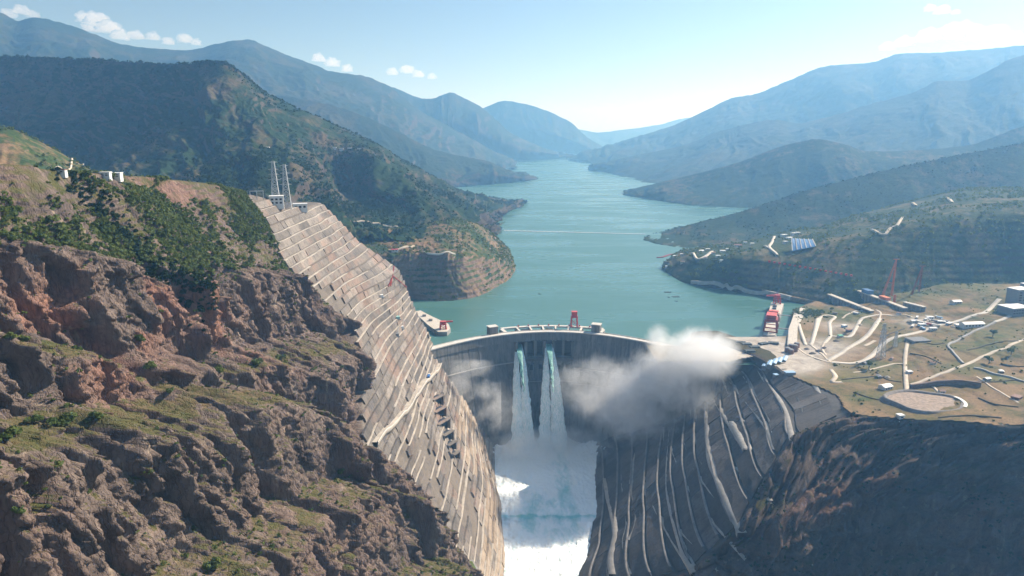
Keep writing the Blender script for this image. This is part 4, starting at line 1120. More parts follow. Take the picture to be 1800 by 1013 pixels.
# ------------------------------------------------------------------ spray and mist
def mist(name, box, blobs, dens, nscale, label):
    m = NT(name + '_vapour')
    g = m.n('ShaderNodeNewGeometry').outputs['Position']
    tot = None
    for (cx, cy, cz, rx, ry, rz, w) in blobs:
        mp = m.n('ShaderNodeMapping'); mp.vector_type = 'POINT'
        mp.inputs['Scale'].default_value = (1 / rx, 1 / ry, 1 / rz)
        mp.inputs['Location'].default_value = (-cx / rx, -cy / ry, -cz / rz)
        m.l(g, mp.inputs[0])
        ln = m.n('ShaderNodeVectorMath', operation='LENGTH'); m.l(mp.outputs[0], ln.inputs[0])
        v = m.math('MULTIPLY', m.math('SUBTRACT', 1.0, ln.outputs['Value']), w)
        v = m.math('MINIMUM', v, 0.9 if w > 1.5 else 0.62)
        tot = v if tot is None else m.math('MAXIMUM', tot, v)
    n1 = m.math('ADD', m.math('MULTIPLY', m.noise(g, nscale, 6, 0.66, 1.4), 0.6), m.math('MULTIPLY', m.noise(g, nscale * 4.0, 6, 0.75, 1.0), 0.4))
    d = m.math('ADD', tot, m.math('MULTIPLY', m.math('SUBTRACT', n1, 0.52), 2.6))
    d = m.math('MULTIPLY', d, 1.0, clamp=True)
    d = m.math('MULTIPLY', m.math('POWER', d, 1.3), dens)
    pv = m.n('ShaderNodeVolumePrincipled'); pv.inputs['Color'].default_value = (0.95, 0.98, 1, 1); pv.inputs['Absorption Color'].default_value = (1, 1, 1, 1)
    pv.inputs['Anisotropy'].default_value = 0.4
    m.l(d, pv.inputs['Density']); m.l(pv.outputs[0], m.out.inputs['Volume'])
    o = MB().box(*box).build(name, m.m); o['kind'] = 'stuff'; o['label'] = label
    m.m.cycles.volume_step_rate = STEP_R
    return o
def B(u, v, Y, ru, rv, ry, w=1.0):
    p = at_depth(u, v, Y); s = math.hypot(p[1], 400 - p[2]) / F
    return (p[0], p[1], p[2], ru * s, ry, rv * s, w)
mist('spray_mist', (20, 450, 1020, 1225, -150, 95), [
    B(1225, 628, 1105, 85, 58, 40, 2.2), B(1180, 648, 1105, 85, 50, 36, 1.9), B(1262, 615, 1110, 45, 36, 34, 1.8), B(1155, 598, 1140, 26, 34, 24, 1.6), B(1120, 680, 1115, 90, 50, 36, 1.55),
    B(1070, 705, 1130, 80, 46, 34, 1.3), B(1115, 735, 1090, 90, 50, 34, 1.1), B(1195, 690, 1085, 85, 50, 34, 0.9),
    B(1060, 650, 1150, 60, 30, 24, 0.7), B(1010, 670, 1190, 60, 40, 24, 0.7),
], 0.048, 0.028, 'white spray cloud drifting up over the right end of the dam')
mist('pool_mist', (-75, 190, 1080, 1272, -209, -30), [
    B(955, 772, 1240, 130, 30, 24, 2.0), B(945, 785, 1175, 105, 34, 45, 2.0), B(905, 792, 1175, 60, 30, 36, 1.2), B(1010, 782, 1175, 80, 42, 36, 1.3), B(1040, 705, 1195, 80, 70, 30, 0.9), B(885, 730, 1190, 50, 60, 30, 0.8), 
], 0.024, 0.034, 'pale blue mist boiling up where the jets strike the pool')
mist('wall_mist', (-150, -20, 1130, 1258, -150, -15), [
    B(828, 642, 1200, 48, 26, 18, 1.3), B(855, 690, 1195, 36, 26, 18, 1.0), B(808, 668, 1190, 26, 40, 18, 1.2), B(880, 720, 1190, 60, 50, 24, 0.8),
], 0.055, 0.034, 'thin wisps of spray against the left end of the dam')

# ------------------------------------------------------------------ laying things on the land
def bvh_of(names):
    V = []; Fc = []
    for nm in names:
        me = bpy.data.objects[nm].data
        co = np.empty(len(me.vertices) * 3, np.float32); me.vertices.foreach_get('co', co)
        li = np.empty(len(me.loops), np.int32); me.loops.foreach_get('vertex_index', li)
        q = li.reshape(-1, 4) + len(V) if len(me.loops) == 4 * len(me.polygons) else None
        V.extend(co.reshape(-1, 3).tolist()); Fc.extend(q.tolist())
    return BVHTree.FromPolygons(V, Fc)
B_RIGHT = bvh_of(['plateau', 'opposite_canyon_side', 'terraced_spur'])
B_LEFT = bvh_of(['canyon_side'])
B_HEAD = bvh_of(['headland', 'forested_mountain', 'low_brown_hill'])
B_BACK = bvh_of(['terraced_spur', 'dark_ridge', 'blue_hill'])
O_ = Vector((0, 0, CAM_H))
def hit(u, v, b=B_RIGHT):
    d = Vector(ray(u, v)).normalized(); r = b.ray_cast(O_, d)
    return r[0]
def ground_z(x, y, b=B_RIGHT, top=900.0):
    r = b.ray_cast(Vector((x, y, top)), Vector((0, 0, -1)))
    return r[0].z if r[0] is not None else None
def road(name, px, w0_, mat, b=B_RIGHT, lift=0.25, step=7.0, parent=None, kind='structure', wob=0.6, thick=1.2):
    w = w0_ * 0.78
    pts = [hit(u, v, b) for u, v in px]; pts = [p for p in pts if p is not None]
    if len(pts) < 2: return None
    q = catmull(np.array([p[:] for p in pts]), max(4, len(pts) * 8))
    L = np.linalg.norm(np.diff(q, axis=0), axis=1).sum(); n = max(4, int(L / step)); q = resample(q, n)
    t = np.gradient(q[:, :2], axis=0); t /= np.linalg.norm(t, axis=1, keepdims=True) + 1e-9
    nr = np.stack([-t[:, 1], t[:, 0]], 1)
    W = w / 2 * (1 + 0.12 * fbm(np.arange(n) / 3., np.zeros(n), seed=int(abs(px[0][0])))) if wob else np.full(n, w / 2)
    Lp = q[:, :2] + nr * W[:, None]; Rp = q[:, :2] - nr * W[:, None]
    zc = q[:, 2].copy(); rows = []
    for k in range(n):
        zs = [ground_z(x, y, b) for x, y in (Lp[k], q[k, :2], Rp[k])]
        zs = [z for z in zs if z is not None and abs(z - q[k, 2]) < 14] or [q[k, 2]]
        zc[k] = max(zs)
    ker = np.ones(3) / 3; zc[1:-1] = np.maximum(np.convolve(zc, ker, 'valid'), zc[1:-1])
    z = zc + lift
    A = np.column_stack([Lp, z]); Bm = np.column_stack([Rp, z]); A2 = A.copy(); A2[:, 2] -= thick; B2 = Bm.copy(); B2[:, 2] -= thick
    G = np.stack([A2, A, Bm, B2])
    o = put(name, mesh_from(name, G, grid_faces(4, n, True), mat), parent)
    if kind: o['kind'] = kind
    return o
M_DIRT = simple('pale_dirt_track', (0.50, 0.43, 0.34), 0.95, 0.15, 0.1)
road('road', [(1462, 637), (1512, 637), (1539, 619), (1556, 603), (1593, 589), (1632, 578), (1670, 568), (1700, 559), (1730, 550), (1745, 538), (1757, 526)], 11, M_ROADC)
road('road', [(1456, 634), (1480, 620), (1503, 605), (1520, 594), (1531, 583), (1540, 570), (1546, 560)], 11, M_ROADC)
road('road', [(1425, 607), (1431, 590), (1436, 575), (1442, 558), (1453, 554), (1468, 557), (1462, 563), (1458, 568), (1459, 580), (1459, 592), (1449, 603)], 9, M_ROADC)
road('road', [(1462, 591), (1478, 592), (1492, 593), (1502, 582), (1508, 571), (1514, 562), (1530, 556), (1549, 553), (1568, 555)], 9, M_ROADC)
road('road', [(1598, 594), (1594, 608), (1591, 630), (1592, 660), (1594, 686)], 8, M_DIRT)
road('road', [(1602, 676), (1636, 664), (1670, 652), (1700, 640), (1723, 629), (1748, 618), (1770, 611), (1800, 597), (1850, 585)], 7.5, M_DIRT)
road('road', [(1520, 608), (1531, 603), (1538, 599)], 8, M_DIRT)
road('road', [(1749, 566), (1765, 560), (1800, 546), (1860, 530)], 9, M_ROADC)
road('road', [(1716, 662), (1735, 675), (1760, 690), (1790, 708)], 4, M_DIRT)
road('road', [(1460, 650), (1469, 662), (1462, 672), (1480, 672)], 9, M_DIRT)
for px, lab in (([(1749, 567), (1720, 580), (1690, 595), (1666, 608), (1678, 624), (1693, 640)], 'grey concrete channel wall zigzagging across the ochre fields'),
                ([(1712, 648), (1728, 651), (1745, 658), (1775, 664), (1800, 672), (1850, 680)], 'curved grey retaining wall crossing the fields below the dirt road')):
    tag(road('channel_wall', px, 4.5, M_CONC, kind=None, lift=2.2, thick=4), lab, 'wall')
for px in ([(1425, 607), (1438, 617), (1450, 628), (1460, 637)], [(1449, 603), (1445, 612), (1452, 624)], [(1546, 560), (1548, 550), (1540, 545)], [(1568, 555), (1590, 553), (1604, 558)], [(1402, 612), (1415, 622), (1440, 632), (1458, 637)],
           [(1500, 655), (1530, 650), (1570, 640), (1590, 640)], [(1594, 686), (1598, 693), (1606, 696)], [(1640, 680), (1660, 700), (1668, 712)], [(1480, 560), (1500, 548), (1524, 545)], [(1420, 545), (1430, 551), (1443, 556)]):
    road('road', px, 5, M_DIRT)
M_EDGE = simple('dark_field_bank', (0.06, 0.05, 0.03), 0.95, 0.4, 0.2)
for px in ([(1600, 622), (1630, 628), (1655, 640)], [(1690, 670), (1740, 672), (1790, 668)], [(1480, 668), (1520, 664), (1560, 662)], [(1650, 735), (1700, 731), (1760, 735)], [(1700, 616), (1740, 606), (1790, 600)], [(1500, 690), (1530, 700), (1555, 705)],
           [(1610, 600), (1640, 606), (1660, 604)], [(1540, 655), (1560, 668), (1585, 672)], [(1720, 700), (1750, 712), (1790, 716)], [(1590, 578), (1560, 590), (1548, 602)], [(1760, 640), (1790, 645), (1810, 643)]):
    road('field_bank', px, 3.2, M_EDGE, lift=0.9, thick=2)
# roads on the hills behind
road('hill_road', [(1532, 405), (1545, 412), (1556, 413), (1566, 402), (1578, 396), (1586, 384)], 8, M_DIRT, lift=3, thick=4)
road('hill_road', [(1604, 358), (1610, 363)], 9, M_DIRT, lift=3, thick=4)
road('hill_road', [(1664, 348), (1674, 357)], 9, M_DIRT, lift=3, thick=4)
road('hill_road', [(1361, 417), (1357, 427), (1352, 435), (1358, 442), (1366, 450)], 9, M_ROADC, lift=3, thick=4)
road('hill_road', [(1344, 434), (1352, 438)], 10, M_ROADC, lift=3, thick=4)
road('hill_road', [(1218, 446), (1225, 457), (1240, 452), (1252, 443)], 9, M_ROADC, lift=3, thick=4)
road('hill_road', [(622, 392), (660, 394), (700, 400)], 9, M_DIRT, B_HEAD, lift=3, thick=4)
road('hill_road', [(683, 441), (705, 438), (728, 434)], 6, M_DIRT, B_HEAD, lift=3, thick=4)
road('hill_road', [(96, 300), (103, 294), (125, 291), (147, 289)], 4, M_DIRT, B_HEAD, lift=1.5, thick=3)
tag(road('wall_walk', [(744, 443), (752, 447), (775, 448), (800, 447)], 4, M_CONC_L, B_HEAD, kind=None, lift=1.5, thick=4), 'pale concrete walkway along the top of the headland wall', 'walkway')

# ------------------------------------------------------------------ buildings
def face_cam(p, extra=0.0): return math.atan2(-p.x, p.y) + extra
def windows(parent, x0, x1, y, z0, z1, n, rows=1, face=-1, mat=None):
    me = MB().box(-0.5, 0.5, -0.08, 0.08, -0.5, 0.5).mesh('window', mat or M_DARK)
    for r in range(rows):
        for k in range(n):
            o = put('window', me, parent)
            o.location = (x0 + (k + 0.5) * (x1 - x0) / n, y + face * 0.09, z0 + (r + 0.5) * (z1 - z0) / rows)
            o.scale = ((x1 - x0) / n * 0.55, 1, (z1 - z0) / rows * 0.5)
M_WHITE = simple('white_wall', (0.66, 0.65, 0.62), 0.8, 0.08)
M_GREYW = simple('grey_wall', (0.20, 0.205, 0.215), 0.8, 0.12)
M_ROOFW = simple('pale_roof', (0.70, 0.69, 0.66), 0.6, 0.1)
M_BLUE = simple('blue_sheet_roof', (0.30, 0.45, 0.62), 0.5, 0.15)
M_RED = simple('red_painted_steel', (0.52, 0.045, 0.035), 0.5, 0.2, 0.4)
M_DRED = simple('dark_red_steel', (0.25, 0.04, 0.035), 0.55, 0.3, 0.4)
M_ORANGE = simple('orange_lattice_steel', (0.55, 0.16, 0.06), 0.6, 0.15, 0.4)
M_STEEL = simple('galvanised_steel', (0.45, 0.46, 0.46), 0.5, 0.15, 0.4)
M_RUST = simple('rusty_roof', (0.22, 0.13, 0.10), 0.8, 0.3)
def building(name, u, v, w, d, h, rz, label, wall=M_WHITE, roof=M_ROOFW, b=B_RIGHT, cat='building', gable=False, win=4, rows=1, group=None, flush=0.0):
    p = hit(u, v, b)
    if p is None: print('no ground', label); return None
    t = thing(name, (p.x, p.y, p.z - 0.5), rz, label, cat, group)
    MB().box(-w / 2, w / 2, -d / 2, d / 2, -4, h).build('wall', wall, t)
    if gable: MB().gable(-w / 2 - 0.6, w / 2 + 0.6, -d / 2 - 0.6, d / 2 + 0.6, h + 0.01, h + d * 0.22).build('roof', roof, t)
    else: MB().box(-w / 2 - 0.4, w / 2 + 0.4, -d / 2 - 0.4, d / 2 + 0.4, h + 0.01, h + 0.9).build('roof', roof, t)
    if win: windows(t, -w / 2 + 1, w / 2 - 1, -d / 2, h * 0.2, h * 0.9, win, rows)
    return t
building('switchyard_hall', 1782, 551, 48, 34, 15, 0.25, 'low wide grey hall with pale roof at the right edge of the plateau', M_GREYW, win=7, rows=2)
building('switchyard_hall', 1789, 532, 36, 26, 30, 0.25, 'tall grey block behind the low wide hall on the plateau', M_GREYW, win=3, rows=4)
building('switchyard_hall', 1812, 522, 36, 26, 28, 0.25, 'farther tall grey block cut by the right edge of the picture', M_GREYW, win=3, rows=4)
building('warehouse', 1708, 574, 42, 14, 7, 0.12, 'long white flat-roofed shed beside the main plateau road', gable=True, win=6)
building('shed', 1686, 574, 16, 10, 4, 0.1, 'small white hut left of the long white shed', win=2)
building('shed', 1613, 600, 34, 24, 4, 0.15, 'dark grey roofed depot below the main plateau road', M_GREYW, simple('dark_roof', (0.16, 0.165, 0.17)), win=3)
building('shed', 1598, 656, 8, 7, 3.5, 0.1, 'tiny white hut beside the straight dirt track', win=1)
building('shed', 1556, 684, 17, 12, 6, 0.4, 'white house in the hollow left of the round pond', gable=True, win=3)
building('shed', 1582, 735, 8, 7, 5, 0.2, 'small white box hut at the dark cliff edge', win=1)
building('shed', 1680, 533, 20, 12, 5, 0.15, 'pale hut on the green terrace below the dark cut slope', gable=True, win=3)
building('shed', 1787, 700, 14, 10, 3, 0.6, 'small rust coloured shed on the ochre field', M_RUST, M_RUST, win=0)
# blue roofed sheds in the yard
for k in range(5):
    building('blue_shed', 1345 + k * 8.6, 643 - k * 2.6, 26, 7.0, 3.4, 1.05, '%s pale blue roofed shed in the works yard row, counted from the gorge' % ('first', 'second', 'third', 'fourth', 'fifth')[k], M_GREYW, M_BLUE, group='blue roofed sheds in the works yard', win=0, gable=True)
building('blue_shed', 1388, 658, 16, 9, 4, 0.1, 'small blue roofed shed below the row of blue sheds', M_GREYW, M_BLUE, win=0)
building('blue_shed', 1366, 662, 12, 7, 4, 0.3, 'lowest small blue roofed shed near the slope rim', M_GREYW, M_BLUE, win=0)
for k, (u, v) in enumerate(((1384, 619), (1391, 615), (1397, 618), (1390, 622), (1400, 612))):
    p = hit(u, v)
    t = thing('concrete_silo', (p.x, p.y, p.z - 0.5), 0, ('rusty round silo of the batching plant, %s' % ('nearest to the dam platform', 'second from the platform', 'third and tallest', 'lowest in front', 'farthest to the right')[k]), 'silo', 'silos of the batching plant')
    MB().cyl(0, 0, 5.2, 0, 8 + k % 3 * 2, 12).build('tank', M_RUST, t)
    MB().cyl(0, 0, 4.2, 8.05 + k % 3 * 2, 9.2 + k % 3 * 2, 12).build('lid', M_GREYW, t)
# scattered site yard machines and stores
cols = [M_WHITE, M_GREYW, M_BLUE, M_ROOFW, M_DRED, M_CONC_L]
def vehicle(p, rz, body, label, L=9.0, group=None, s=1.0):
    t = thing('truck', (p.x, p.y, p.z + 0.3), rz, label, 'truck', group)
    MB().box(-L / 2, L / 2 - 2.6, -1.4, 1.4, 1.0, 3.0).build('load_bed', body, t)
    c = MB().box(L / 2 - 2.4, L / 2, -1.3, 1.3, 0.9, 3.3).build('cab', M_WHITE, t)
    MB().box(L / 2 + 0.02, L / 2 + 0.08, -1.1, 1.1, 2.1, 3.0).build('windscreen', M_DARK, c)
    me = MB().cyl(0, 0, 0.62, -0.25, 0.25, 10).mesh('wheel', M_DARK)
    for x in (-L / 2 + 1.2, -L / 2 + 2.7, L / 2 - 1.3):
        for y in (-1.3, 1.3):
            w = put('wheel', me, t); w.location = (x, y, 0.62); w.rotation_euler = (math.pi / 2, 0, 0)
    t.scale = (s, s, s)
    return t
places = [(1628, 563), (1640, 566), (1650, 560), (1616, 568), (1632, 572), (1645, 574), (1604, 575), (1660, 566), (1622, 579), (1612, 560)]
for k, (u, v) in enumerate(places):
    p = hit(u, v)
    vehicle(p, RNG.uniform(0, 3), cols[k % 6], ('white', 'grey', 'blue', 'cream', 'dark red', 'concrete coloured')[k % 6] + ' bodied site truck parked in the crowded yard above the main road' + (', farther up' if k >= 6 else ''), 11, 'vehicles in the crowded site yard', 1.3)
for k, (u, v) in enumerate(((1634, 560), (1655, 568), (1620, 573), (1640, 580), (1607, 567), (1668, 571))):
    building('site_cabin', u, v, 13, 7, 4, RNG.uniform(-0.5, 0.8), ('lowest', 'second', 'third', 'nearest the road', 'leftmost', 'rightmost')[k] + ' low pale cabin among trucks in the crowded site yard', cols[k % 4], M_ROOFW, group='cabins in the site yard', win=3)
for k, (u, v, lab) in enumerate(((1477, 593, 'green roofed cabin on the bench between two looping roads'), (1492, 583, 'reddish cabin beside the looping road'), (1484, 575, 'white cabin between looping roads'))):
    building('site_cabin', u, v, 10, 7, 4, 0.4, lab, cols[k], (simple('green_roof', (0.12, 0.35, 0.25)), M_RUST, M_ROOFW)[k], win=2)
for k, (u, v) in enumerate(((1312, 606), (1326, 611), (1342, 605), (1360, 604), (1318, 618), (1302, 603))):
    p = hit(u, v)
    if p: 
        t = thing('material_stack', (p.x, p.y, p.z), RNG.uniform(-0.4, 0.4), 'dark covered stack of materials on the pale platform, %s' % ('leftmost', 'second from the mist', 'behind the gantry foot', 'by the intake wall', 'nearest the gorge rim', 'half lost in the spray')[k], 'material stack', 'covered stacks on the dam platform')
        MB().box(-9, 9, -5, 5, 0, 2.6).build('cover', simple('dark_tarpaulin', (0.06, 0.075, 0.08)), t)
        for a in (-8, 8): MB().bar((a, -5, 0), (a, -5, 3.4), 0.5).build('post', M_STEEL, t)
for k, (u, v, r_, lab) in enumerate(((1428, 622, 7, 'dark gravel heap left of the road junction'), (1440, 618, 8, 'largest dark gravel heap by the road junction'), (1449, 612, 6, 'gravel heap under the looping ramp'), (1418, 614, 6, 'low gravel heap beside the silos'), (1470, 600, 7, 'grey heap inside the road loop'), (1486, 588, 6, 'small heap between looping roads'), (1600, 566, 7, 'pale rubble heap left of the truck yard'), (1675, 575, 6, 'rubble heap right of the truck yard'), (1512, 572, 6, 'heap beside the upper loop'), (1560, 664, 6, 'brown spoil heap in the ochre field'))):
    p = hit(u, v)
    if p is None: continue
    th = np.linspace(0, 2 * np.pi, 19)[:-1]; rr_ = 1 + 0.25 * fbm(np.cos(th) * 1.5 + k, np.sin(th) * 1.5, seed=k); vv = []
    for q, hh in ((1.0, -0.6), (0.8, 0.28), (0.5, 0.62), (0.2, 0.9)): vv += [(r_ * q * a * math.cos(t_), r_ * q * a * math.sin(t_) * 0.8, r_ * 0.5 * hh) for t_, a in zip(th, rr_)]
    vv.append((0, 0, r_ * 0.48)); ff = [(j * 18 + i, j * 18 + (i + 1) % 18, (j + 1) * 18 + (i + 1) % 18, (j + 1) * 18 + i) for j in range(3) for i in range(18)] + [(54 + i, 54 + (i + 1) % 18, 72) for i in range(18)]
    o = put('gravel_heap', mesh_from('gravel_heap', vv, ff, simple('gravel_%d' % k, (0.12, 0.11, 0.105) if k < 6 else (0.34, 0.30, 0.25), 0.95, 0.4, 0.5))); o.location = p; tag(o, lab, 'gravel heap', 'gravel heaps about the works')
for k, (u, v, w_, lab) in enumerate(((1655, 690, 8, 'brown hut beside the stone wall'), (1735, 668, 9, 'white hut in the fields under the curved wall'), (1520, 640, 9, 'pale field hut below the main road'), (1567, 632, 7, 'small stone hut left of the straight track'), (1760, 655, 8, 'small white hut above the curved wall'), (1545, 664, 9, 'hut at the field corner above the hollow'), (1640, 640, 8, 'small hut in the middle of the ochre fields'), (1505, 552, 10, 'store shed at the upper loop of the roads'), (1468, 552, 9, 'store shed left of the upper loop'), (1580, 552, 9, 'cabin in front of the short pale deck'))):
    building('field_hut', u, v, w_, w_ * 0.7, 3.5, 0.3 * k, lab, (M_WHITE, M_GREYW, M_CONC)[k % 3], (M_RUST, M_ROOFW, M_GREYW)[k % 3], gable=True, win=2)
# white hamlet on the spur
ham = [(1172, 470, 9), (1186, 452, 12), (1200, 462, 12), (1198, 449, 9), (1232, 443, 16), (1244, 440, 12), (1254, 446, 10), (1262, 452, 12), (1270, 443, 14), (1280, 440, 12), (1297, 433, 22), (1310, 428, 10), (1322, 430, 10), (1268, 460, 9), (1240, 455, 9)]
wd = ['beside the red floating line at the spur tip', 'on the first rise', 'by the shore trees', 'behind the first rise', 'with a long roof', 'next to the long roof', 'below the bend', 'under the slope road', 'on the middle rise', 'second on the middle rise', 'the biggest and brightest', 'beyond the biggest one', 'the farthest up the spur', 'just above the dark cut', 'lowest in the village']
for k, (u, v, w) in enumerate(ham):
    building('white_house', u, v, w, w * 0.6, 4.5, RNG.uniform(-0.4, 0.6), 'small white house on the lake spur, ' + wd[k], roof=[M_ROOFW, M_RUST][k % 4 == 2], b=B_RIGHT, cat='house', group='houses on the lake spur', win=3, gable=(k % 2 == 0))
for k, (u, v, w) in enumerate(((1378, 416, 16), (1388, 421, 18), (1396, 413, 16), (1380, 428, 12), (1402, 412, 14))):
    building('white_house', u, v, w, w * 0.7, 6, 0.3, 'white works building above the blue panels, ' + ('leftmost', 'just left of the panels', 'highest', 'lowest by the road', 'rightmost')[k], cat='building', group='works buildings above the blue panels', win=3)
# blue panelled slope apron
def on(u, v, b=B_RIGHT, up=0.0):
    p = hit(u, v, b); return (p.x, p.y, p.z + up)
ap = thing('panelled_apron', on(1410, 432), 0, 'big blue panelled apron with pale ribs on the hill edge', 'roofed slope')
org = Vector(on(1410, 432))
TL, TR, BR, BL = [Vector(at_depth(*q)) for q in ((1391, 419, 1765), (1428, 421, 1765), (1434, 433, 1722), (1393, 441, 1722))]
for k in range(5):
    a, b_ = k / 5.0, (k + 1) / 5.0
    q = [TL.lerp(TR, a + 0.006), TL.lerp(TR, b_ - 0.006), BL.lerp(BR, b_ - 0.006), BL.lerp(BR, a + 0.006)]
    m_ = MB(); m_.v = [tuple(x - org) for x in q] + [tuple(x - org - Vector((0, 0, 1.5))) for x in q]
    m_.f = [(0, 3, 2, 1), (4, 5, 6, 7), (0, 1, 5, 4), (1, 2, 6, 5), (2, 3, 7, 6), (3, 0, 4, 7)]
    m_.build('blue_panel', simple('blue_panel_paint', (0.10, 0.22, 0.42), 0.4, 0.15), ap)
for k in range(6):
    a = k / 5.0
    MB().bar(TL.lerp(TR, a) - org + Vector((0, 0, .6)), BL.lerp(BR, a) - org + Vector((0, 0, .6)), 2.0).build('rib', M_CONC_L, ap)
# pink markers along the cut slope
for k in range(17):
    u = 1352 + k * 9.0; v = 460 + k * 1.55
    p = hit(u, v)
    if p:
        t = thing('slope_marker', p, 0, 'small red anchor box on the dark cut slope, one of a straight line', 'marker', 'red anchor boxes in a line on the dark cut slope')
        MB().box(-2.4, 2.4, -2.6, 1, -2, 2.6).build('box', M_RED, t)

# the high wall block and its face beside the lake
def block(name, top, z0, label, cat, mat=M_CONC_L, cap=True):
    """solid with a level outline; top is a list of points on one height"""
    c = np.mean([p for p in top], axis=0); h = top[0][2]
    t = thing(name, (c[0], c[1], z0), 0, label, cat)
    poly = [(p[0] - c[0], p[1] - c[1]) for p in top]
    ar = sum(poly[i][0] * poly[(i + 1) % len(poly)][1] - poly[(i + 1) % len(poly)][0] * poly[i][1] for i in range(len(poly)))
    if ar < 0: poly = poly[::-1]
    MB().prism(poly, 0, h - z0).build('wall', mat, t)
    if cap:
        MB().prism([(x * 0.97, y * 0.985) for x, y in poly], h - z0 + 0.01, h - z0 + 0.6).build('deck', M_ROADC, t)
    return t
t = block('intake_wall', Zp((1384, 606, 14), (1386, 578, 14), (1397, 549, 14), (1409, 541, 14), (1416, 543, 14), (1412, 556, 14), (1402, 575, 14), (1400, 606, 14)), -30, 'massive pale concrete wall with a bent top beside the intake bridge', 'wall')
road('ramp', [(1404, 570), (1410, 590), (1416, 607)], 8, M_ROADC, lift=1.0)
road('ramp', [(1437, 560), (1433, 580), (1428, 600), (1424, 607)], 9, M_ROADC, lift=1.0)
# intake tower deck in the lake with its two gantries
dk = Zp((1340, 590, 12), (1362, 590, 12), (1378, 534, 12), (1356, 532, 12))
t = block('intake_tower', dk, -30, 'long pale intake deck on piers standing in the lake', 'intake tower', M_CONC)
dc = np.mean(dk, axis=0); ang = math.atan2(dk[3][1] - dk[0][1], dk[3][0] - dk[0][0]); Ld = math.hypot(dk[3][1] - dk[0][1], dk[3][0] - dk[0][0])
for k in range(6):
    f = -0.42 + k * 0.168
    MB().box(-4, 4, -13, 13, -44 + 12, 38, ang - 0.0, (math.cos(ang) * f * Ld, math.sin(ang) * f * Ld, 0)).build('intake_pier', M_CONC, t)
for f in (0.28, 0.36, 0.14):
    MB().box(-5, 5, -4, 4, 42.7, 45.0, ang, (math.cos(ang) * f * Ld - 3, math.sin(ang) * f * Ld, 0)).build('hatch_cover', M_DARK, t)
def gantry(name, loc, rz, w, d, h, label, mat=M_RED, boom=0.0, deck=2.6, leg=1.6):
    """portal crane: four legs, cross braces, machinery deck, hoist house, lifting beam"""
    g = thing(name, loc, rz, label, 'gantry crane')
    hd = h * 0.62
    for x in (-w / 2, w / 2):
        for y in (-d / 2, d / 2): MB().bar((x, y, 0), (x * 0.86, y * 0.86, hd), leg).build('leg', mat, g)
        MB().bar((x, -d / 2, 0.6), (x, d / 2, 0.6), leg * 0.9).build('sill_beam', mat, g)
        MB().bar((x * 0.95, -d / 2 * 0.95, hd * 0.4), (x * 0.95, d / 2 * 0.95, hd * 0.4), leg * 0.6).build('side_brace', mat, g)
    for y in (-d / 2, d / 2):
        MB().bar((-w / 2, y, 1), (w / 2 * 0.9, y * 0.9, hd * 0.8), leg * 0.4).build('cross_brace', mat, g)
        MB().bar((w / 2, y, 1), (-w / 2 * 0.9, y * 0.9, hd * 0.8), leg * 0.4).build('cross_brace', mat, g)
    MB().box(-w * 0.52, w * 0.52, -d * 0.5, d * 0.5, hd, hd + deck).build('machinery_deck', mat, g)
    hh = MB().box(-w * 0.42, w * 0.42, -d * 0.36, d * 0.36, hd + deck + 0.02, h).build('hoist_house', mat, g)
    MB().box(-w * 0.46, w * 0.46, -d * 0.4, d * 0.4, h + 0.01, h + 0.8).build('roof', simple('faded_red_roof', (0.55, 0.10, 0.09), 0.6), hh)
    if boom:
        MB().box(-boom, w * 0.1, -1.6, 1.6, h * 0.86, h * 0.86 + 3).build('boom', mat, g)
        MB().bar((-boom * 0.8, 0, h * 0.86 + 3), (0, 0, h + 4), 0.7).build('stay', mat, g)
        MB().bar((0, 0, h), (0, 0, h + 5), 1.2).build('mast', mat, g)
    return g
cx_ = 122.0
gd = D(cx_, -27, 10.0); gantry('gantry_crane', (gd[0] + 79, gd[1] + 1318, 10.0), 0.0, 13, 13, 31, 'tall red gate gantry crane standing on the dam crest bridge')
def along(f, s=0.0): return (dc[0] + math.cos(ang) * f * Ld - math.sin(ang) * s, dc[1] + math.sin(ang) * f * Ld + math.cos(ang) * s, 12.7)
gantry('gantry_crane', along(-0.36), ang, 30, 24, 33, 'large dark red gantry crane at the dam end of the lake intake deck', M_DRED, leg=2.4, deck=5)
gantry('gantry_crane', along(-0.08), ang, 12, 24, 20, 'middle rusty gantry frame on the lake intake deck', M_RUST, leg=2.2)
gantry('gantry_crane', along(0.46), 0.05, 12, 12, 20, 'red crane with a boom at the far end of the lake intake deck', M_RED, boom=26)
for (a, b_) in (((1371, 554), (1390, 556)), ((1364, 577), (1386, 579))):
    A, Bq = Vector(at_height(*a, 12.5)), Vector(at_height(*b_, 12.5))
    t = thing('footbridge', A, 0, 'thin grey footbridge from the intake deck to the pale wall, ' + ('farther one' if a[1] < 560 else 'nearer one'), 'bridge', 'footbridges to the intake deck')
    MB().bar((0, 0, 0), Bq - A, 3.0, 1.2).build('deck', M_CONC, t)
    for s_ in (-1.4, 1.4): MB().bar((0, s_, 1.3), Bq - A + Vector((0, s_, 1.3)), 0.3).build('railing', M_STEEL, t)
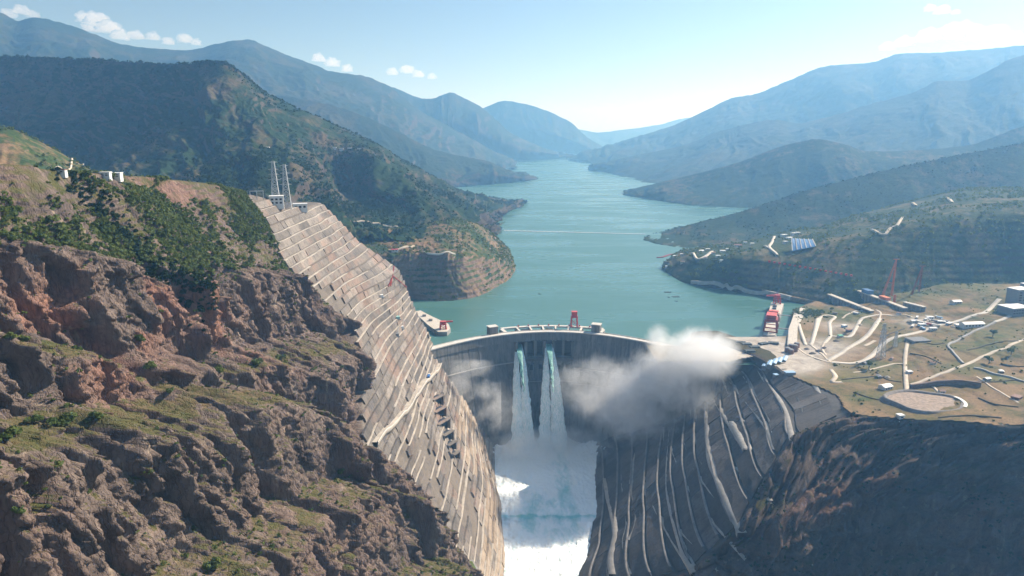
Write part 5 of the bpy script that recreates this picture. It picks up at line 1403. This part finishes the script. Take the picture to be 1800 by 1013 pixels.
# left bank intake deck
dl = Zp((726, 548, 8), (738, 546, 8), (760, 557, 8), (789, 570, 8), (792, 578, 8), (786, 584, 8), (770, 584, 8), (752, 572, 8))
t = block('intake_pier', dl, -30, 'rounded concrete intake deck reaching into the lake at the left bank', 'intake deck', M_CONC)
c0 = np.mean(dl, axis=0)
for u, v in ((746, 556), (757, 564)):
    p = at_height(u, v, 8.6); MB().box(-4, 4, -3, 3, 0, 4).build('valve_house', M_CONC, t).location = (p[0] - c0[0], p[1] - c0[1], 38.7)
p = at_height(779, 578, 8.7); gantry('gantry_crane', tuple(p), 0.2, 12, 12, 15, 'red portal crane with a boom on the left bank intake deck', M_RED)
bpy.context.view_layer.update()
cr = [o for o in COL.objects if o.get('label') == 'red portal crane with a boom on the left bank intake deck'][0]
MB().box(-6, 20, -1.4, 1.4, 13, 15.5).build('boom', M_RED, cr)

# two long bar buildings on piers in the shade of the cut
def long_deck(pa, pb, za, zb, w, h, n, label):
    A, Bq = Vector(at_height(*pa, za)), Vector(at_height(*pb, zb)); d = Bq - A; L = d.length; rz = math.atan2(d.y, d.x)
    t = thing('pier_row', (A.x, A.y, A.z), rz, label, 'pier row')
    dz = (Bq.z - A.z)
    for k in range(n):
        f0, f1 = k / n, (k + 1) / n
        MB().box(f0 * L + 0.2, f1 * L - 0.2, -w / 2, w / 2, dz * f0 - 1.2, dz * f0 + 0.8).build('deck_slab', M_ROADC, t)
        MB().box(f0 * L, f0 * L + 3.2, -w / 2 + 0.5, w / 2 - 0.5, dz * f0 - h, dz * f0 - 1.3).build('pier', M_CONC, t)
    MB().box(0, L, -w / 2 + 2.5, w / 2 - 2.5, -h, -1.3 + min(dz, 0)).build('back_wall', M_GREYW, t)
    return t, L
a_, L1 = long_deck((1457, 517), (1534, 547), 26, 26, 11, 24, 15, 'nearer long row of concrete piers with a pale deck, behind the looping roads')
b2_, L2 = long_deck((1491, 504), (1592, 542), 36, 34, 11, 26, 17, 'farther long row of concrete piers with a pale deck and blue box')
MB().box(L2 * 0.30, L2 * 0.42, -7, 7, 1, 9).build('blue_house', simple('deep_blue_paint', (0.07, 0.16, 0.32), 0.5), b2_)
MB().box(L2 * 0.60, L2 * 0.72, -6, 6, 1, 7).build('orange_house', M_ORANGE, b2_)
c_, L3 = long_deck((1590, 531), (1626, 540), 40, 40, 10, 16, 5, 'short pale deck with dark piers right of the long pier rows')

# lattice masts
def lattice(name, loc, H, base, top, label, mat, arms=(), secs=9, t=0.5, cat='power pylon', lean=(0, 0), two=False, group=None):
    g = thing(name, loc, 0.3, label, cat, group)
    def corner(k, f): 
        w = base + (top - base) * f; sx, sy = ((-1, -1), (1, -1), (1, 1), (-1, 1))[k]
        return Vector((sx * w / 2 + lean[0] * f, sy * w / 2 + lean[1] * f, H * f))
    for k in range(4): MB().bar(corner(k, 0), corner(k, 1), t * 1.3).build('leg', mat, g)
    br = MB()
    for s in range(secs):
        f0, f1 = s / secs, (s + 1) / secs
        for k in range(4):
            j = (k + 1) % 4
            br.bar(corner(k, f0), corner(j, f1), t * 0.7); br.bar(corner(j, f0), corner(k, f1), t * 0.7); br.bar(corner(k, f1), corner(j, f1), t * 0.7)
    br.build('bracing', mat, g)
    for f, L in arms:
        a = MB(); c = Vector((lean[0] * f, lean[1] * f, H * f))
        for s in (-1, 1):
            a.bar(c, c + Vector((s * L, 0, 0.4)), t); a.bar(c + Vector((0, 0, H * 0.035)), c + Vector((s * L, 0, 0.4)), t * 0.8)
        a.build('crossarm', mat, g)
    return g
p = hit(484, 350, B_LEFT); 
def lat_at(u, v, b, H, base, top, lab, mat, arms, t, cat='power pylon', group=None, secs=9):
    p = hit(u, v, b)
    if p is None: print('no ground', lab); return
    return lattice('lattice_tower', (p.x, p.y, p.z - 1), H, base, top, lab, mat, arms, secs, t, cat, group=group)
ARM = ((0.55, 9), (0.68, 8), (0.80, 7), (0.97, 6))
lat_at(485, 355, B_LEFT, 62, 12, 3.0, 'grey lattice power pylon behind the white block, left of the two on the cut slope', M_STEEL, ARM, 0.8, group='pylons on top of the cut slope')
lat_at(505, 366, B_LEFT, 68, 13, 3.0, 'grey lattice power pylon beside the white hut, right of the two on the cut slope', M_STEEL, ARM, 0.8, group='pylons on top of the cut slope')
lat_at(1548, 629, B_RIGHT, 62, 11, 2.5, 'grey lattice pylon between the two plateau roads', M_STEEL, ((0.62, 8), (0.78, 8), (0.95, 6)), 0.6, group='pylons on the plateau')
lat_at(1573, 610, B_RIGHT, 30, 6, 2, 'small grey mast near the main road bend', M_STEEL, ((0.9, 4),), 0.4, group='pylons on the plateau')
def mast_pair(apex, fa, fb, za, lab, mat, Yd):
    A = Vector(at_depth(*apex, Yd)); L_ = Vector(at_depth(*fa, Yd - 14)); R_ = Vector(at_depth(*fb, Yd + 6))
    g = thing('cable_crane_mast', (L_ + R_) / 2, 0, lab, 'crane mast', 'orange cable crane masts'); O2 = (L_ + R_) / 2
    for k, f in enumerate((L_, R_)):
        m_ = MB(); d_ = (A - f)
        for s1, s2 in ((-1, -1), (1, -1), (1, 1), (-1, 1)): m_.bar(f - O2 + Vector((s1 * 1.6, s2 * 1.6, 0)), A - O2 + Vector((s1 * 0.7, s2 * 0.7, 0)), 0.8)
        for s in range(12):
            p0 = f - O2 + d_ * (s / 12); p1 = f - O2 + d_ * ((s + 1) / 12); w = 1.6 - 0.9 * s / 12; sg = 1 if s % 2 else -1
            m_.bar(p0 + Vector((-w * sg, -w, 0)), p1 + Vector((w * sg, -w, 0)), 0.6)
        m_.build('leg', mat, g)
        f.z -= 0
    for f in (0.35, 0.72):
        MB().bar(L_.lerp(A, f) - O2 - Vector((2, 0, 0)), R_.lerp(A, f) - O2 + Vector((2, 0, 0)), 1.2).build('tie_beam', mat, g)
    MB().bar(A - O2 - Vector((7, 0, 0)), A - O2 + Vector((7, 0, 0)), 1.2).build('head_beam', mat, g)
mast_pair((1576, 456), (1552, 518), (1567, 521), 0, 'tall orange two-legged lattice mast above the farther pier row', M_ORANGE, 1500)
mast_pair((1622, 468), (1600, 524), (1614, 520), 0, 'dimmer orange lattice mast right of the taller one', simple('dull_red_steel', (0.30, 0.10, 0.07)), 1520)
lattice('lattice_tower', tuple(at_depth(1570, 545, 1470)), 34, 4, 3, 'short orange lattice post in front of the tall mast', M_ORANGE, (), 9, 0.7, 'crane mast')

road('shore_road', [(1215, 499), (1262, 508), (1300, 514), (1345, 522), (1390, 531)], 9, M_BENCH, lift=5, thick=9)
# buildings on the left rim
building('white_block', 487, 362, 20, 14, 15, 0.3, 'square white block building at the foot of the left pylon', M_WHITE, M_ROOFW, B_LEFT, win=3, rows=2)
building('white_block', 528, 368, 22, 12, 9, 0.3, 'low white hut on the top ledge of the cut slope', M_WHITE, M_ROOFW, B_LEFT, win=3)
building('white_house', 200, 312, 15, 9, 4.5, 0.2, 'white two storey house on the green ridge top', M_WHITE, M_ROOFW, B_LEFT, 'house', win=4, rows=2)
building('white_house', 186, 310, 9, 7, 4, 0.2, 'smaller white house joined left of the ridge top house', M_WHITE, M_ROOFW, B_LEFT, 'house', win=2, rows=2)
building('white_house', 106, 304, 10, 6, 3, 0.2, 'tiny white house left on the ridge below the hill track', M_WHITE, M_RUST, B_LEFT, 'house', win=2)
building('site_cabin', 694, 442, 16, 9, 5, 0.2, 'small red and white cabin on the green terraces behind the cut slope', M_WHITE, M_RED, B_HEAD, win=2)
for k, (u, v) in enumerate(((470, 262), (600, 264), (615, 263), (588, 262), (632, 264))):
    building('white_house', u, v, 14, 8, 6, 0.1, 'white farmhouse on the forested mountain bench, ' + ('alone at left', 'middle of the row', 'second from right', 'left of the row', 'rightmost')[k], M_WHITE, M_ROOFW, B_HEAD, 'house', win=3)
t = thing('steel_frame', tuple(hit(452, 352, B_LEFT)), 0.3, 'open blue steel frame on top of the cut slope, left of the white block', 'frame')
for x in (-9, 0, 9):
    for y in (-4, 4): MB().bar((x, y, 0), (x, y, 13), 0.7).build('post', M_STEEL, t)
for y in (-4, 4): MB().bar((-9, y, 13), (9, y, 13), 0.8).build('beam', M_STEEL, t)

# ramp road climbing the left cut slope, built out from the wall
def wall_hit(u, v): return hit(u, v, B_LEFT)
rp = [wall_hit(u, v) for u, v in ((650, 775), (668, 757), (690, 735), (705, 722), (720, 700), (735, 676), (748, 664), (760, 652), (770, 640), (775, 628))]
rp = np.array([p[:] for p in rp if p is not None]); rp = resample(catmull(rp, 60), 46)
rp[:, 2] = np.convolve(np.pad(rp[:, 2], 4, 'edge'), np.ones(9) / 9, 'valid')
inn = rp.copy(); inn[:, 0] = x_eng(rp[:, 1], rp[:, 2]) - 4; out = inn.copy(); out[:, 0] += 4 + 8.0; dn = out.copy(); dn[:, 2] -= 7; dn[:, 0] -= 1.0
dn2 = dn.copy(); dn2[:, 0] -= 9
o = put('slope_road', mesh_from('slope_road', np.stack([inn, out, dn, dn2]), grid_faces(4, 46, True), M_LEDGE_L)); o['kind'] = 'structure'
kp = out.copy(); kp[:, 2] += 1.1; kq = kp.copy(); kq[:, 0] -= 0.6; kr = out.copy(); kr[:, 0] -= 0.6
put('kerb_wall', mesh_from('kerb_wall', np.stack([out, kp, kq, kr]), grid_faces(4, 46), M_CONC_L), o)
k = 33
vehicle(Vector((inn[k, 0] + 8, inn[k, 1], inn[k, 2])), math.pi / 2, simple('blue_tarp', (0.05, 0.16, 0.42), 0.6), 'blue loaded truck climbing the ramp road on the cut slope', 10, None, 1.3)

# stacked bays framed in concrete below the ramp; shade painted on their backs
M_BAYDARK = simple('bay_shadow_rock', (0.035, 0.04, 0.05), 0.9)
for k, (u, v, w, h) in enumerate(((765, 707, 22, 15), (769, 728, 24, 15), (775, 749, 26, 15), (783, 769, 20, 14), (789, 786, 16, 12), (797, 802, 12, 11))):
    p = wall_hit(u, v)
    if p is None: continue
    g = thing('slope_bay', (p.x + 1, p.y, p.z), -0.55, 'dark recessed bay framed in concrete on the left wall, %s in the descending stack' % ('topmost', 'second', 'third', 'fourth', 'fifth', 'lowest')[k], 'recess', 'descending stack of dark bays')
    W_, Hh, dep = w * 0.55, h * 0.55, 6.5
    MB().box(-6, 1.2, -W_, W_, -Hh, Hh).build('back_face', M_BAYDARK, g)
    MB().box(1.25, dep, -W_ - 1.2, -W_, -Hh, Hh).build('side_rib', M_SHOT, g)
    MB().box(1.25, dep, W_, W_ + 2.4, -Hh, Hh).build('side_rib', M_SHOT, g)
    MB().box(1.25, dep + 1, -W_ - 1.3, W_ + 2.5, Hh + 0.02, Hh + 1.4).build('top_beam', M_SHOT, g)
lawn = block('grass_terrace', Zp((772, 984, -134), (832, 984, -134), (846, 1010, -134), (846, 1040, -134), (764, 1040, -134)), -175, 'small lawn terrace behind a dark retaining wall at the foot of the left wall', 'terrace', M_CONC, False)
c_l = np.mean(Zp((772, 984, -134), (832, 984, -134), (846, 1010, -134), (846, 1040, -134), (764, 1040, -134)), axis=0)
pl_ = [((p[0] - c_l[0]) * 0.9, (p[1] - c_l[1]) * 0.88) for p in Zp((772, 984, -134), (832, 984, -134), (846, 1010, -134), (846, 1040, -134), (764, 1040, -134))][::-1]
MB().prism(pl_, 41.01, 41.5).build('lawn', simple('lawn_grass', (0.10, 0.13, 0.035), 0.95, 0.35, 0.2), lawn)
# small machines on the slope
for k, (u, v, lab) in enumerate(((668, 522, 'white drilling cabin at the head of a pale slope ledge'), (697, 560, 'green and white work platform high on the cut slope'), (704, 577, 'white machine on the ledge above the lake deck'), (695, 590, 'grey machine standing on a slope ledge'))):
    p = wall_hit(u, v)
    if p is None: continue
    g = thing('drill_rig', (p.x + 2, p.y, p.z), 0.4, lab, 'drill rig')
    MB().box(-3, 3, -4, 4, 0, 4).build('cabin', (M_WHITE, simple('pale_green', (0.3, 0.5, 0.45)), M_WHITE, M_GREYW)[k], g)
    MB().bar((2, 2, 3), (4, 3, 13), 0.9).build('mast', M_STEEL, g)
    MB().box(-4, 5, -5, 5, -1.4, -0.1).build('deck', M_CONC, g)
for a, b_, c_ in (((690, 470), (684, 505), (708, 490)), ((688, 487), (680, 506), (712, 507))):
    A, Bq, Cq = wall_hit(*a), wall_hit(*b_), wall_hit(*c_)
    if A and Bq:
        g = thing('red_conveyor', A, 0, 'red steel pipe frame running down the cut slope near the shore, ' + ('upper arm' if a[1] < 480 else 'lower arm'), 'pipe frame')
        MB().bar((3, 0, 2), Bq - A + Vector((3, 0, 2)), 1.5).build('down_pipe', M_DRED, g)
        if Cq: MB().bar((3, 0, 2), Cq - A + Vector((3, 0, 2)), 1.3).build('cross_pipe', M_DRED, g)

# round tan pond on the plateau
pc = hit(1625, 708); pz = pc.z
g = thing('round_pond', (pc.x, pc.y, pz), 0, 'round tan gravel-filled basin with grey banks near the cliff edge', 'basin')
rx, ry = 47, 36
ring = []
for (sx, zz_) in ((1.30, -5.0), (1.16, 1.0), (1.12, 4.2), (1.05, 4.2), (0.99, 1.6)):
    th = np.linspace(0, 2 * np.pi, 73); wv = 1 + 0.06 * np.sin(3 * th + 1) + 0.04 * np.sin(5 * th)
    ring.append(np.column_stack([rx * sx * wv * np.cos(th), ry * sx * wv * np.sin(th), np.full(73, zz_)]))
put('bank', mesh_from('bank', np.stack(ring), grid_faces(5, 73), simple('grey_bank', (0.20, 0.18, 0.165), 0.9, 0.3, 0.2)), g)
disc = [(0, 0, 1.8)] + [tuple(x) for x in ring[-1][:-1]]
put('gravel_fill', mesh_from('gravel_fill', disc, [(0, k + 1, (k + 1) % 72 + 1) for k in range(72)], simple('tan_gravel', (0.29, 0.225, 0.175), 0.95, 0.35, 0.25)), g)
th = np.linspace(-0.7, 0.3, 24); lin = [np.column_stack([rx * s_ * np.cos(th), ry * s_ * np.sin(th), np.full(24, z_)]) for s_, z_ in ((1.17, 4.6), (1.07, 4.9))]
put('white_lining', mesh_from('white_lining', np.stack(lin), grid_faces(2, 24), M_ROOFW), g)
tag(road('retaining_wall', [(1600, 684), (1640, 678), (1680, 676), (1724, 681)], 5, simple('brown_stone_wall', (0.16, 0.11, 0.085), 0.9, 0.3), kind=None, lift=7, thick=9), 'long brown retaining wall behind the round tan basin', 'wall')

# lake things
A, Bq = Vector(at_height(886, 405.5, 0.6)), Vector(at_height(1136, 412, 0.6))
g = thing('floating_boom', A, 0, 'thin white floating boom stretched across the whole lake', 'boom')
for k in range(46):
    a = A.lerp(Bq, k / 46.0); b_ = A.lerp(Bq, (k + 0.88) / 46.0)
    MB().bar(a - A, b_ - A, 6.5, 1.6).build('float', M_ROOFW, g)
pts = [Vector(at_height(*q, 1.0)) for q in ((1155, 453), (1165, 452), (1176, 448), (1190, 446), (1206, 447))]
g = thing('red_pontoon', pts[0], 0, 'curved red floating pontoon line off the spur tip', 'pontoon')
for a, b_ in zip(pts[:-1], pts[1:]): MB().bar(a - pts[0], b_ - pts[0], 7, 2.5).build('float', M_DRED, g)
def boat(u, v, L, W_, rz, lab, mat):
    p = at_height(u, v, 0.0); g = thing('boat', tuple(p), rz, lab, 'boat')
    MB().prism([(-L / 2, -W_ / 2), (L * 0.3, -W_ / 2), (L / 2, 0), (L * 0.3, W_ / 2), (-L / 2, W_ / 2)], -0.5, 1.8).build('hull', mat, g)
    MB().box(-L * 0.35, L * 0.05, -W_ * 0.35, W_ * 0.35, 1.85, 4.2).build('cabin', M_WHITE if mat != M_WHITE else M_GREYW, g)
boat(1328, 516, 26, 9, 0.0, 'white flat barge moored below the dark cut slope', M_WHITE)
boat(1230, 361, 40, 14, 0.2, 'white boat in the far right bay', M_WHITE)
M_DW = simple('wet_timber', (0.05, 0.06, 0.055), 0.8)
for k, (u, v, L, lab) in enumerate(((1174, 514, 20, 'upper dark raft of drift timber on the lake'), (1188, 522, 20, 'dark drift timber raft right of the others'), (1175, 523, 8, 'smallest dark drift timber raft between its neighbours'), (1189, 530, 7, 'lowest dark drift timber raft'), (948, 517, 7, 'dark speck of drift timber left of midlake'))):
    p = at_height(u, v, 0.0); g = thing('drift_timber', tuple(p), 0.1 * k, lab, 'drift timber')
    for j in range(7): MB().bar((-L / 2 + RNG.uniform(0, 4), j * 1.3 - 4, 0.3), (L / 2 - RNG.uniform(0, 5), j * 1.3 - 4 + RNG.uniform(-1, 1), 0.3), 1.0, 0.6).build('log', M_DW, g)

# ------------------------------------------------------------------ scrub, bushes and trees
def leaf_material(name, a, b):
    m = NT(name); p = m.pos()
    f = m.noise(p, 0.12, 3, 0.6); g = m.noise(p, 1.6, 3, 0.6)
    c = m.mix(m.ramp(f, [(0.35, 0.0), (0.65, 1.0)]), a, b)
    c = m.mix(m.ramp(g, [(0.35, 0.5), (0.6, 0.0)]), c, tuple(x * 0.45 for x in a))
    b_ = m.bsdf(c, 0.8, None, spec=0.15)
    tr = m.n('ShaderNodeBsdfTranslucent'); m.l(c, tr.inputs[0]); mx = m.n('ShaderNodeMixShader'); mx.inputs[0].default_value = 0.4
    m.l(b_.outputs[0], mx.inputs[1]); m.l(tr.outputs[0], mx.inputs[2]); m.l(mx.outputs[0], m.out.inputs[0]); return m.m
M_LEAF = leaf_material('scrub_leaves', (0.07, 0.11, 0.025), (0.17, 0.20, 0.055))
M_LEAF_D = leaf_material('forest_leaves', (0.014, 0.032, 0.010), (0.035, 0.06, 0.018))
def leaves(P, R, K, seed=0, flat=0.75, size=0.42):
    rng = np.random.default_rng(seed); N = len(P)
    d = rng.normal(size=(N, K, 3)); d /= np.linalg.norm(d, axis=2, keepdims=True); d[..., 2] = np.abs(d[..., 2]) * flat + 0.02
    c = P[:, None] + d * R[:, None, None] * rng.uniform(0.55, 1.0, (N, K, 1))
    nrm = d + rng.normal(size=(N, K, 3)) * 0.45; nrm /= np.linalg.norm(nrm, axis=2, keepdims=True)
    a = np.cross(nrm, rng.normal(size=(N, K, 3))); a /= np.linalg.norm(a, axis=2, keepdims=True) + 1e-9
    b = np.cross(nrm, a); s = R[:, None, None] * size * rng.uniform(0.6, 1.3, (N, K, 1))
    q = np.stack([c - a * s - b * s * 0.7, c + a * s * 0.8 - b * s, c + a * s + b * s * 0.8, c - a * s * 0.7 + b * s], 2).reshape(-1, 3)
    return q, np.arange(len(q)).reshape(-1, 4)
def scatter(name, G, prob, n, r0, r1, K, mat, seed, label, up=0.25):
    rng = np.random.default_rng(seed)
    pr = prob.ravel().copy(); pr[pr < 0] = 0; pr /= pr.sum()
    idx = rng.choice(len(pr), size=n, p=pr)
    P = G.reshape(-1, 3)[idx] + rng.normal(size=(n, 3)) * np.array([1.2, 1.2, 0.0])
    R = rng.uniform(r0, r1, n) * (0.7 + 0.6 * rng.random(n) ** 2)
    P = P + np.array([0, 0, 1.0]) * (R * up)[:, None]
    V, Fq = leaves(P, R, K, seed)
    o = put(name, mesh_from(name, V, Fq, mat)); o['kind'] = 'stuff'; o['label'] = label
    return o
ZA, YA = LW[..., 2], LW[..., 1]
n_ = grid_normals(LW); nzz = np.abs(n_[..., 2])
cellw = np.linalg.norm(np.gradient(LW, axis=0), axis=2) * np.linalg.norm(np.gradient(LW, axis=1), axis=2)
gn = fbm(YA / 42., ZA / 30., seed=401, oct=4)
gn2 = ridged(YA / 70. - ZA / 90., ZA / 200., seed=402, oct=2)
green_slope = sstep(la - 4, la + 8, LW[..., 2]) if False else sstep(z_la(YA) - 6, z_la(YA) + 8, ZA)
pr = green_slope * sstep(-0.3, 0.25, gn + 0.35 * (gn2 - 0.1)) * (1 - EE) * cellw
pr[:3] = 0
scatter('scrub', LW, pr, 16000, 1.0, 3.0, 16, M_LEAF, 11, 'green bushes over the slope above the red cliff')
pr2 = (1 - EE) * cellw * sstep(0.35, 0.7, nzz) * (ZA < z_la(YA)) * sstep(-0.1, 0.25, gn); pr2[:5] = 0
scatter('scrub', LW, pr2, 2600, 0.7, 2.0, 14, M_LEAF, 12, 'low scrub on the ledges of the cliff')
gully = green_slope * 0 + np.exp(-((YA - map_base(285, 480)[0]) / 14.) ** 2) * sstep(z_la(YA) - 60, z_la(YA) - 5, ZA) * (1 - EE) * cellw; gully[:5] = 0
scatter('scrub', LW, gully, 420, 1.6, 3.4, 20, M_LEAF_D, 13, 'dark green trees down the central gully')
def on_mtn(nm, n, r0, r1, K, seed, label, sc=200.0, mat=None, zmin=4.0):
    G = MTN[nm][1][3:]
    cw = np.linalg.norm(np.gradient(G, axis=0), axis=2) * np.linalg.norm(np.gradient(G, axis=1), axis=2)
    nz_ = np.abs(grid_normals(G)[..., 2])
    p_ = cw * (G[..., 2] > zmin) * sstep(-0.25, 0.2, fbm(G[..., 0] / sc, G[..., 1] / sc, G[..., 2] / sc, seed=seed, oct=4)) * (0.3 + nz_)
    p_[:3] += p_.mean() * 6
    scatter('woodland', G, p_, n, r0, r1, K, mat or M_LEAF_D, seed, label)
on_mtn('forested_mountain', 14000, 3, 7, 7, 21, 'dark trees covering the near left mountain')
on_mtn('headland', 1500, 2, 5, 9, 22, 'bushes over the headland above the retaining wall', 80, M_LEAF)
on_mtn('low_brown_hill', 700, 2, 4.5, 9, 23, 'bushes dotted over the low brown hill', 80, M_LEAF)
on_mtn('terraced_spur', 3000, 2.5, 6, 8, 24, 'bushes along the lit shoulder of the lake spur', 90, M_LEAF)
on_mtn('dark_ridge', 2500, 2, 5, 7, 25, 'trees along the crest of the dark ridge', 120)
rwp = (1 - EN) * sstep(-0.1, 0.3, fbm(RW[..., 0] / 60., RW[..., 2] / 40., seed=412, oct=3))
scatter('scrub', RW, rwp, 1500, 1.0, 3.2, 12, M_LEAF_D, 14, 'dark scrub over the shaded cliff below the plateau')
PG = np.stack([GX, GY, H], -1)
pp = (0.12 + green * 2.5) * (cd > 14) * (H > 8) * (1 - bare) * sstep(-0.1, 0.3, fbm(GX / 50., GY / 50., seed=410, oct=4))
for (u, v) in ((1598, 640), (1700, 640), (1512, 620), (1620, 580), (1625, 708)):
    c = at_height(u, v, 25); pp *= 1 - 0.9 * np.exp(-((GX - c[0]) ** 2 + (GY - c[1]) ** 2) / 25. ** 2)
scatter('field_scrub', PG, pp, 1500, 0.8, 2.6, 14, M_LEAF, 31, 'dark bushes along field edges on the plateau')
knoll = np.exp(-((GX - at_height(1418, 552, 8)[0]) ** 2 + (GY - at_height(1418, 552, 8)[1]) ** 2) / 28. ** 2)
scatter('woodland', PG, knoll, 260, 2, 4, 18, M_LEAF, 32, 'bright green trees on the small knoll by the pale wall')
# bushes one can tell apart
M_STEM = simple('brown_stem', (0.10, 0.07, 0.045))
def bush(u, v, r, label, b=B_LEFT, tree=False):
    p = hit(u, v, b)
    if p is None: return
    g = thing('tree' if tree else 'shrub', tuple(p), 0, label, 'tree' if tree else 'shrub')
    h = r * (1.6 if tree else 0.5)
    mbt = MB(); mbt.bar((0, 0, -1), (0, 0, h), r * 0.14)
    for k in range(3): mbt.bar((0, 0, h * 0.6), (r * 0.5 * math.cos(k * 2.1), r * 0.5 * math.sin(k * 2.1), h + r * 0.3), r * 0.07)
    mbt.build('trunk', M_STEM, g)
    rng = np.random.default_rng(int(u)); cs_ = rng.normal(size=(6, 3)) * np.array([r * 0.45, r * 0.45, r * 0.25]) + np.array([0, 0, h])
    V, Fq = leaves(cs_, np.full(6, r * 0.6), 60, int(u + v), 0.9, 0.3)
    put('crown', mesh_from('crown', V, Fq, M_LEAF), g)
for k, (u, v, r, lab) in enumerate([
    (28, 768, 5.0, 'round bright green shrub at the left edge of the lower ledge'), (8, 775, 3.2, 'smaller shrub cut by the left edge of the picture'), (60, 745, 4.0, 'dark shrub just above the round one on the lower ledge'),
    (125, 742, 6.0, 'largest green shrub on the lower ledge below the grey cliff'), (165, 738, 4.0, 'yellow green shrub right of the largest one'), (378, 998, 5.5, 'bright green shrub at the bottom edge of the cliff'),
    (45, 600, 3.5, 'shrub on the shelf beside the dark cleft'), (18, 598, 3.5, 'shrub at the foot of the leaning rock slab'), (265, 650, 4.5, 'green shrub under the red overhang'), (245, 600, 4.0, 'shrub on the shelf below the red rock face'),
    (455, 640, 5.5, 'leafy shrub on the shelf under the dark buttress'), (490, 632, 4.5, 'shrub right of the leafy one under the buttress'), (300, 690, 3.5, 'low shrub beside the fallen rock'), (385, 655, 4.0, 'shrub at the left end of the long shelf'),
    (600, 830, 4.5, 'yellow green shrub on the lowest grassy shoulder'), (30, 905, 3.0, 'small shrub low on the brown slope'), (135, 395, 4.5, 'round bush at the top edge of the leaning cliff'), (88, 392, 4.0, 'bush left of the round one on the cliff top'),
    (258, 305, 4.5, 'tall dark bush on the ridge top beside the house')]):
    bush(u, v, r, lab, tree=(k == 18))
for k, (u, v, lab) in enumerate([(1745, 592, 'tall dark tree in the green field beside the channel wall'), (1527, 648, 'lone round tree on the ochre field'), (1738, 640, 'small round tree left of the dirt track'), (1777, 625, 'dark tree above the dirt track at the right')]):
    bush(u, v, 5.5, lab, B_RIGHT, True)
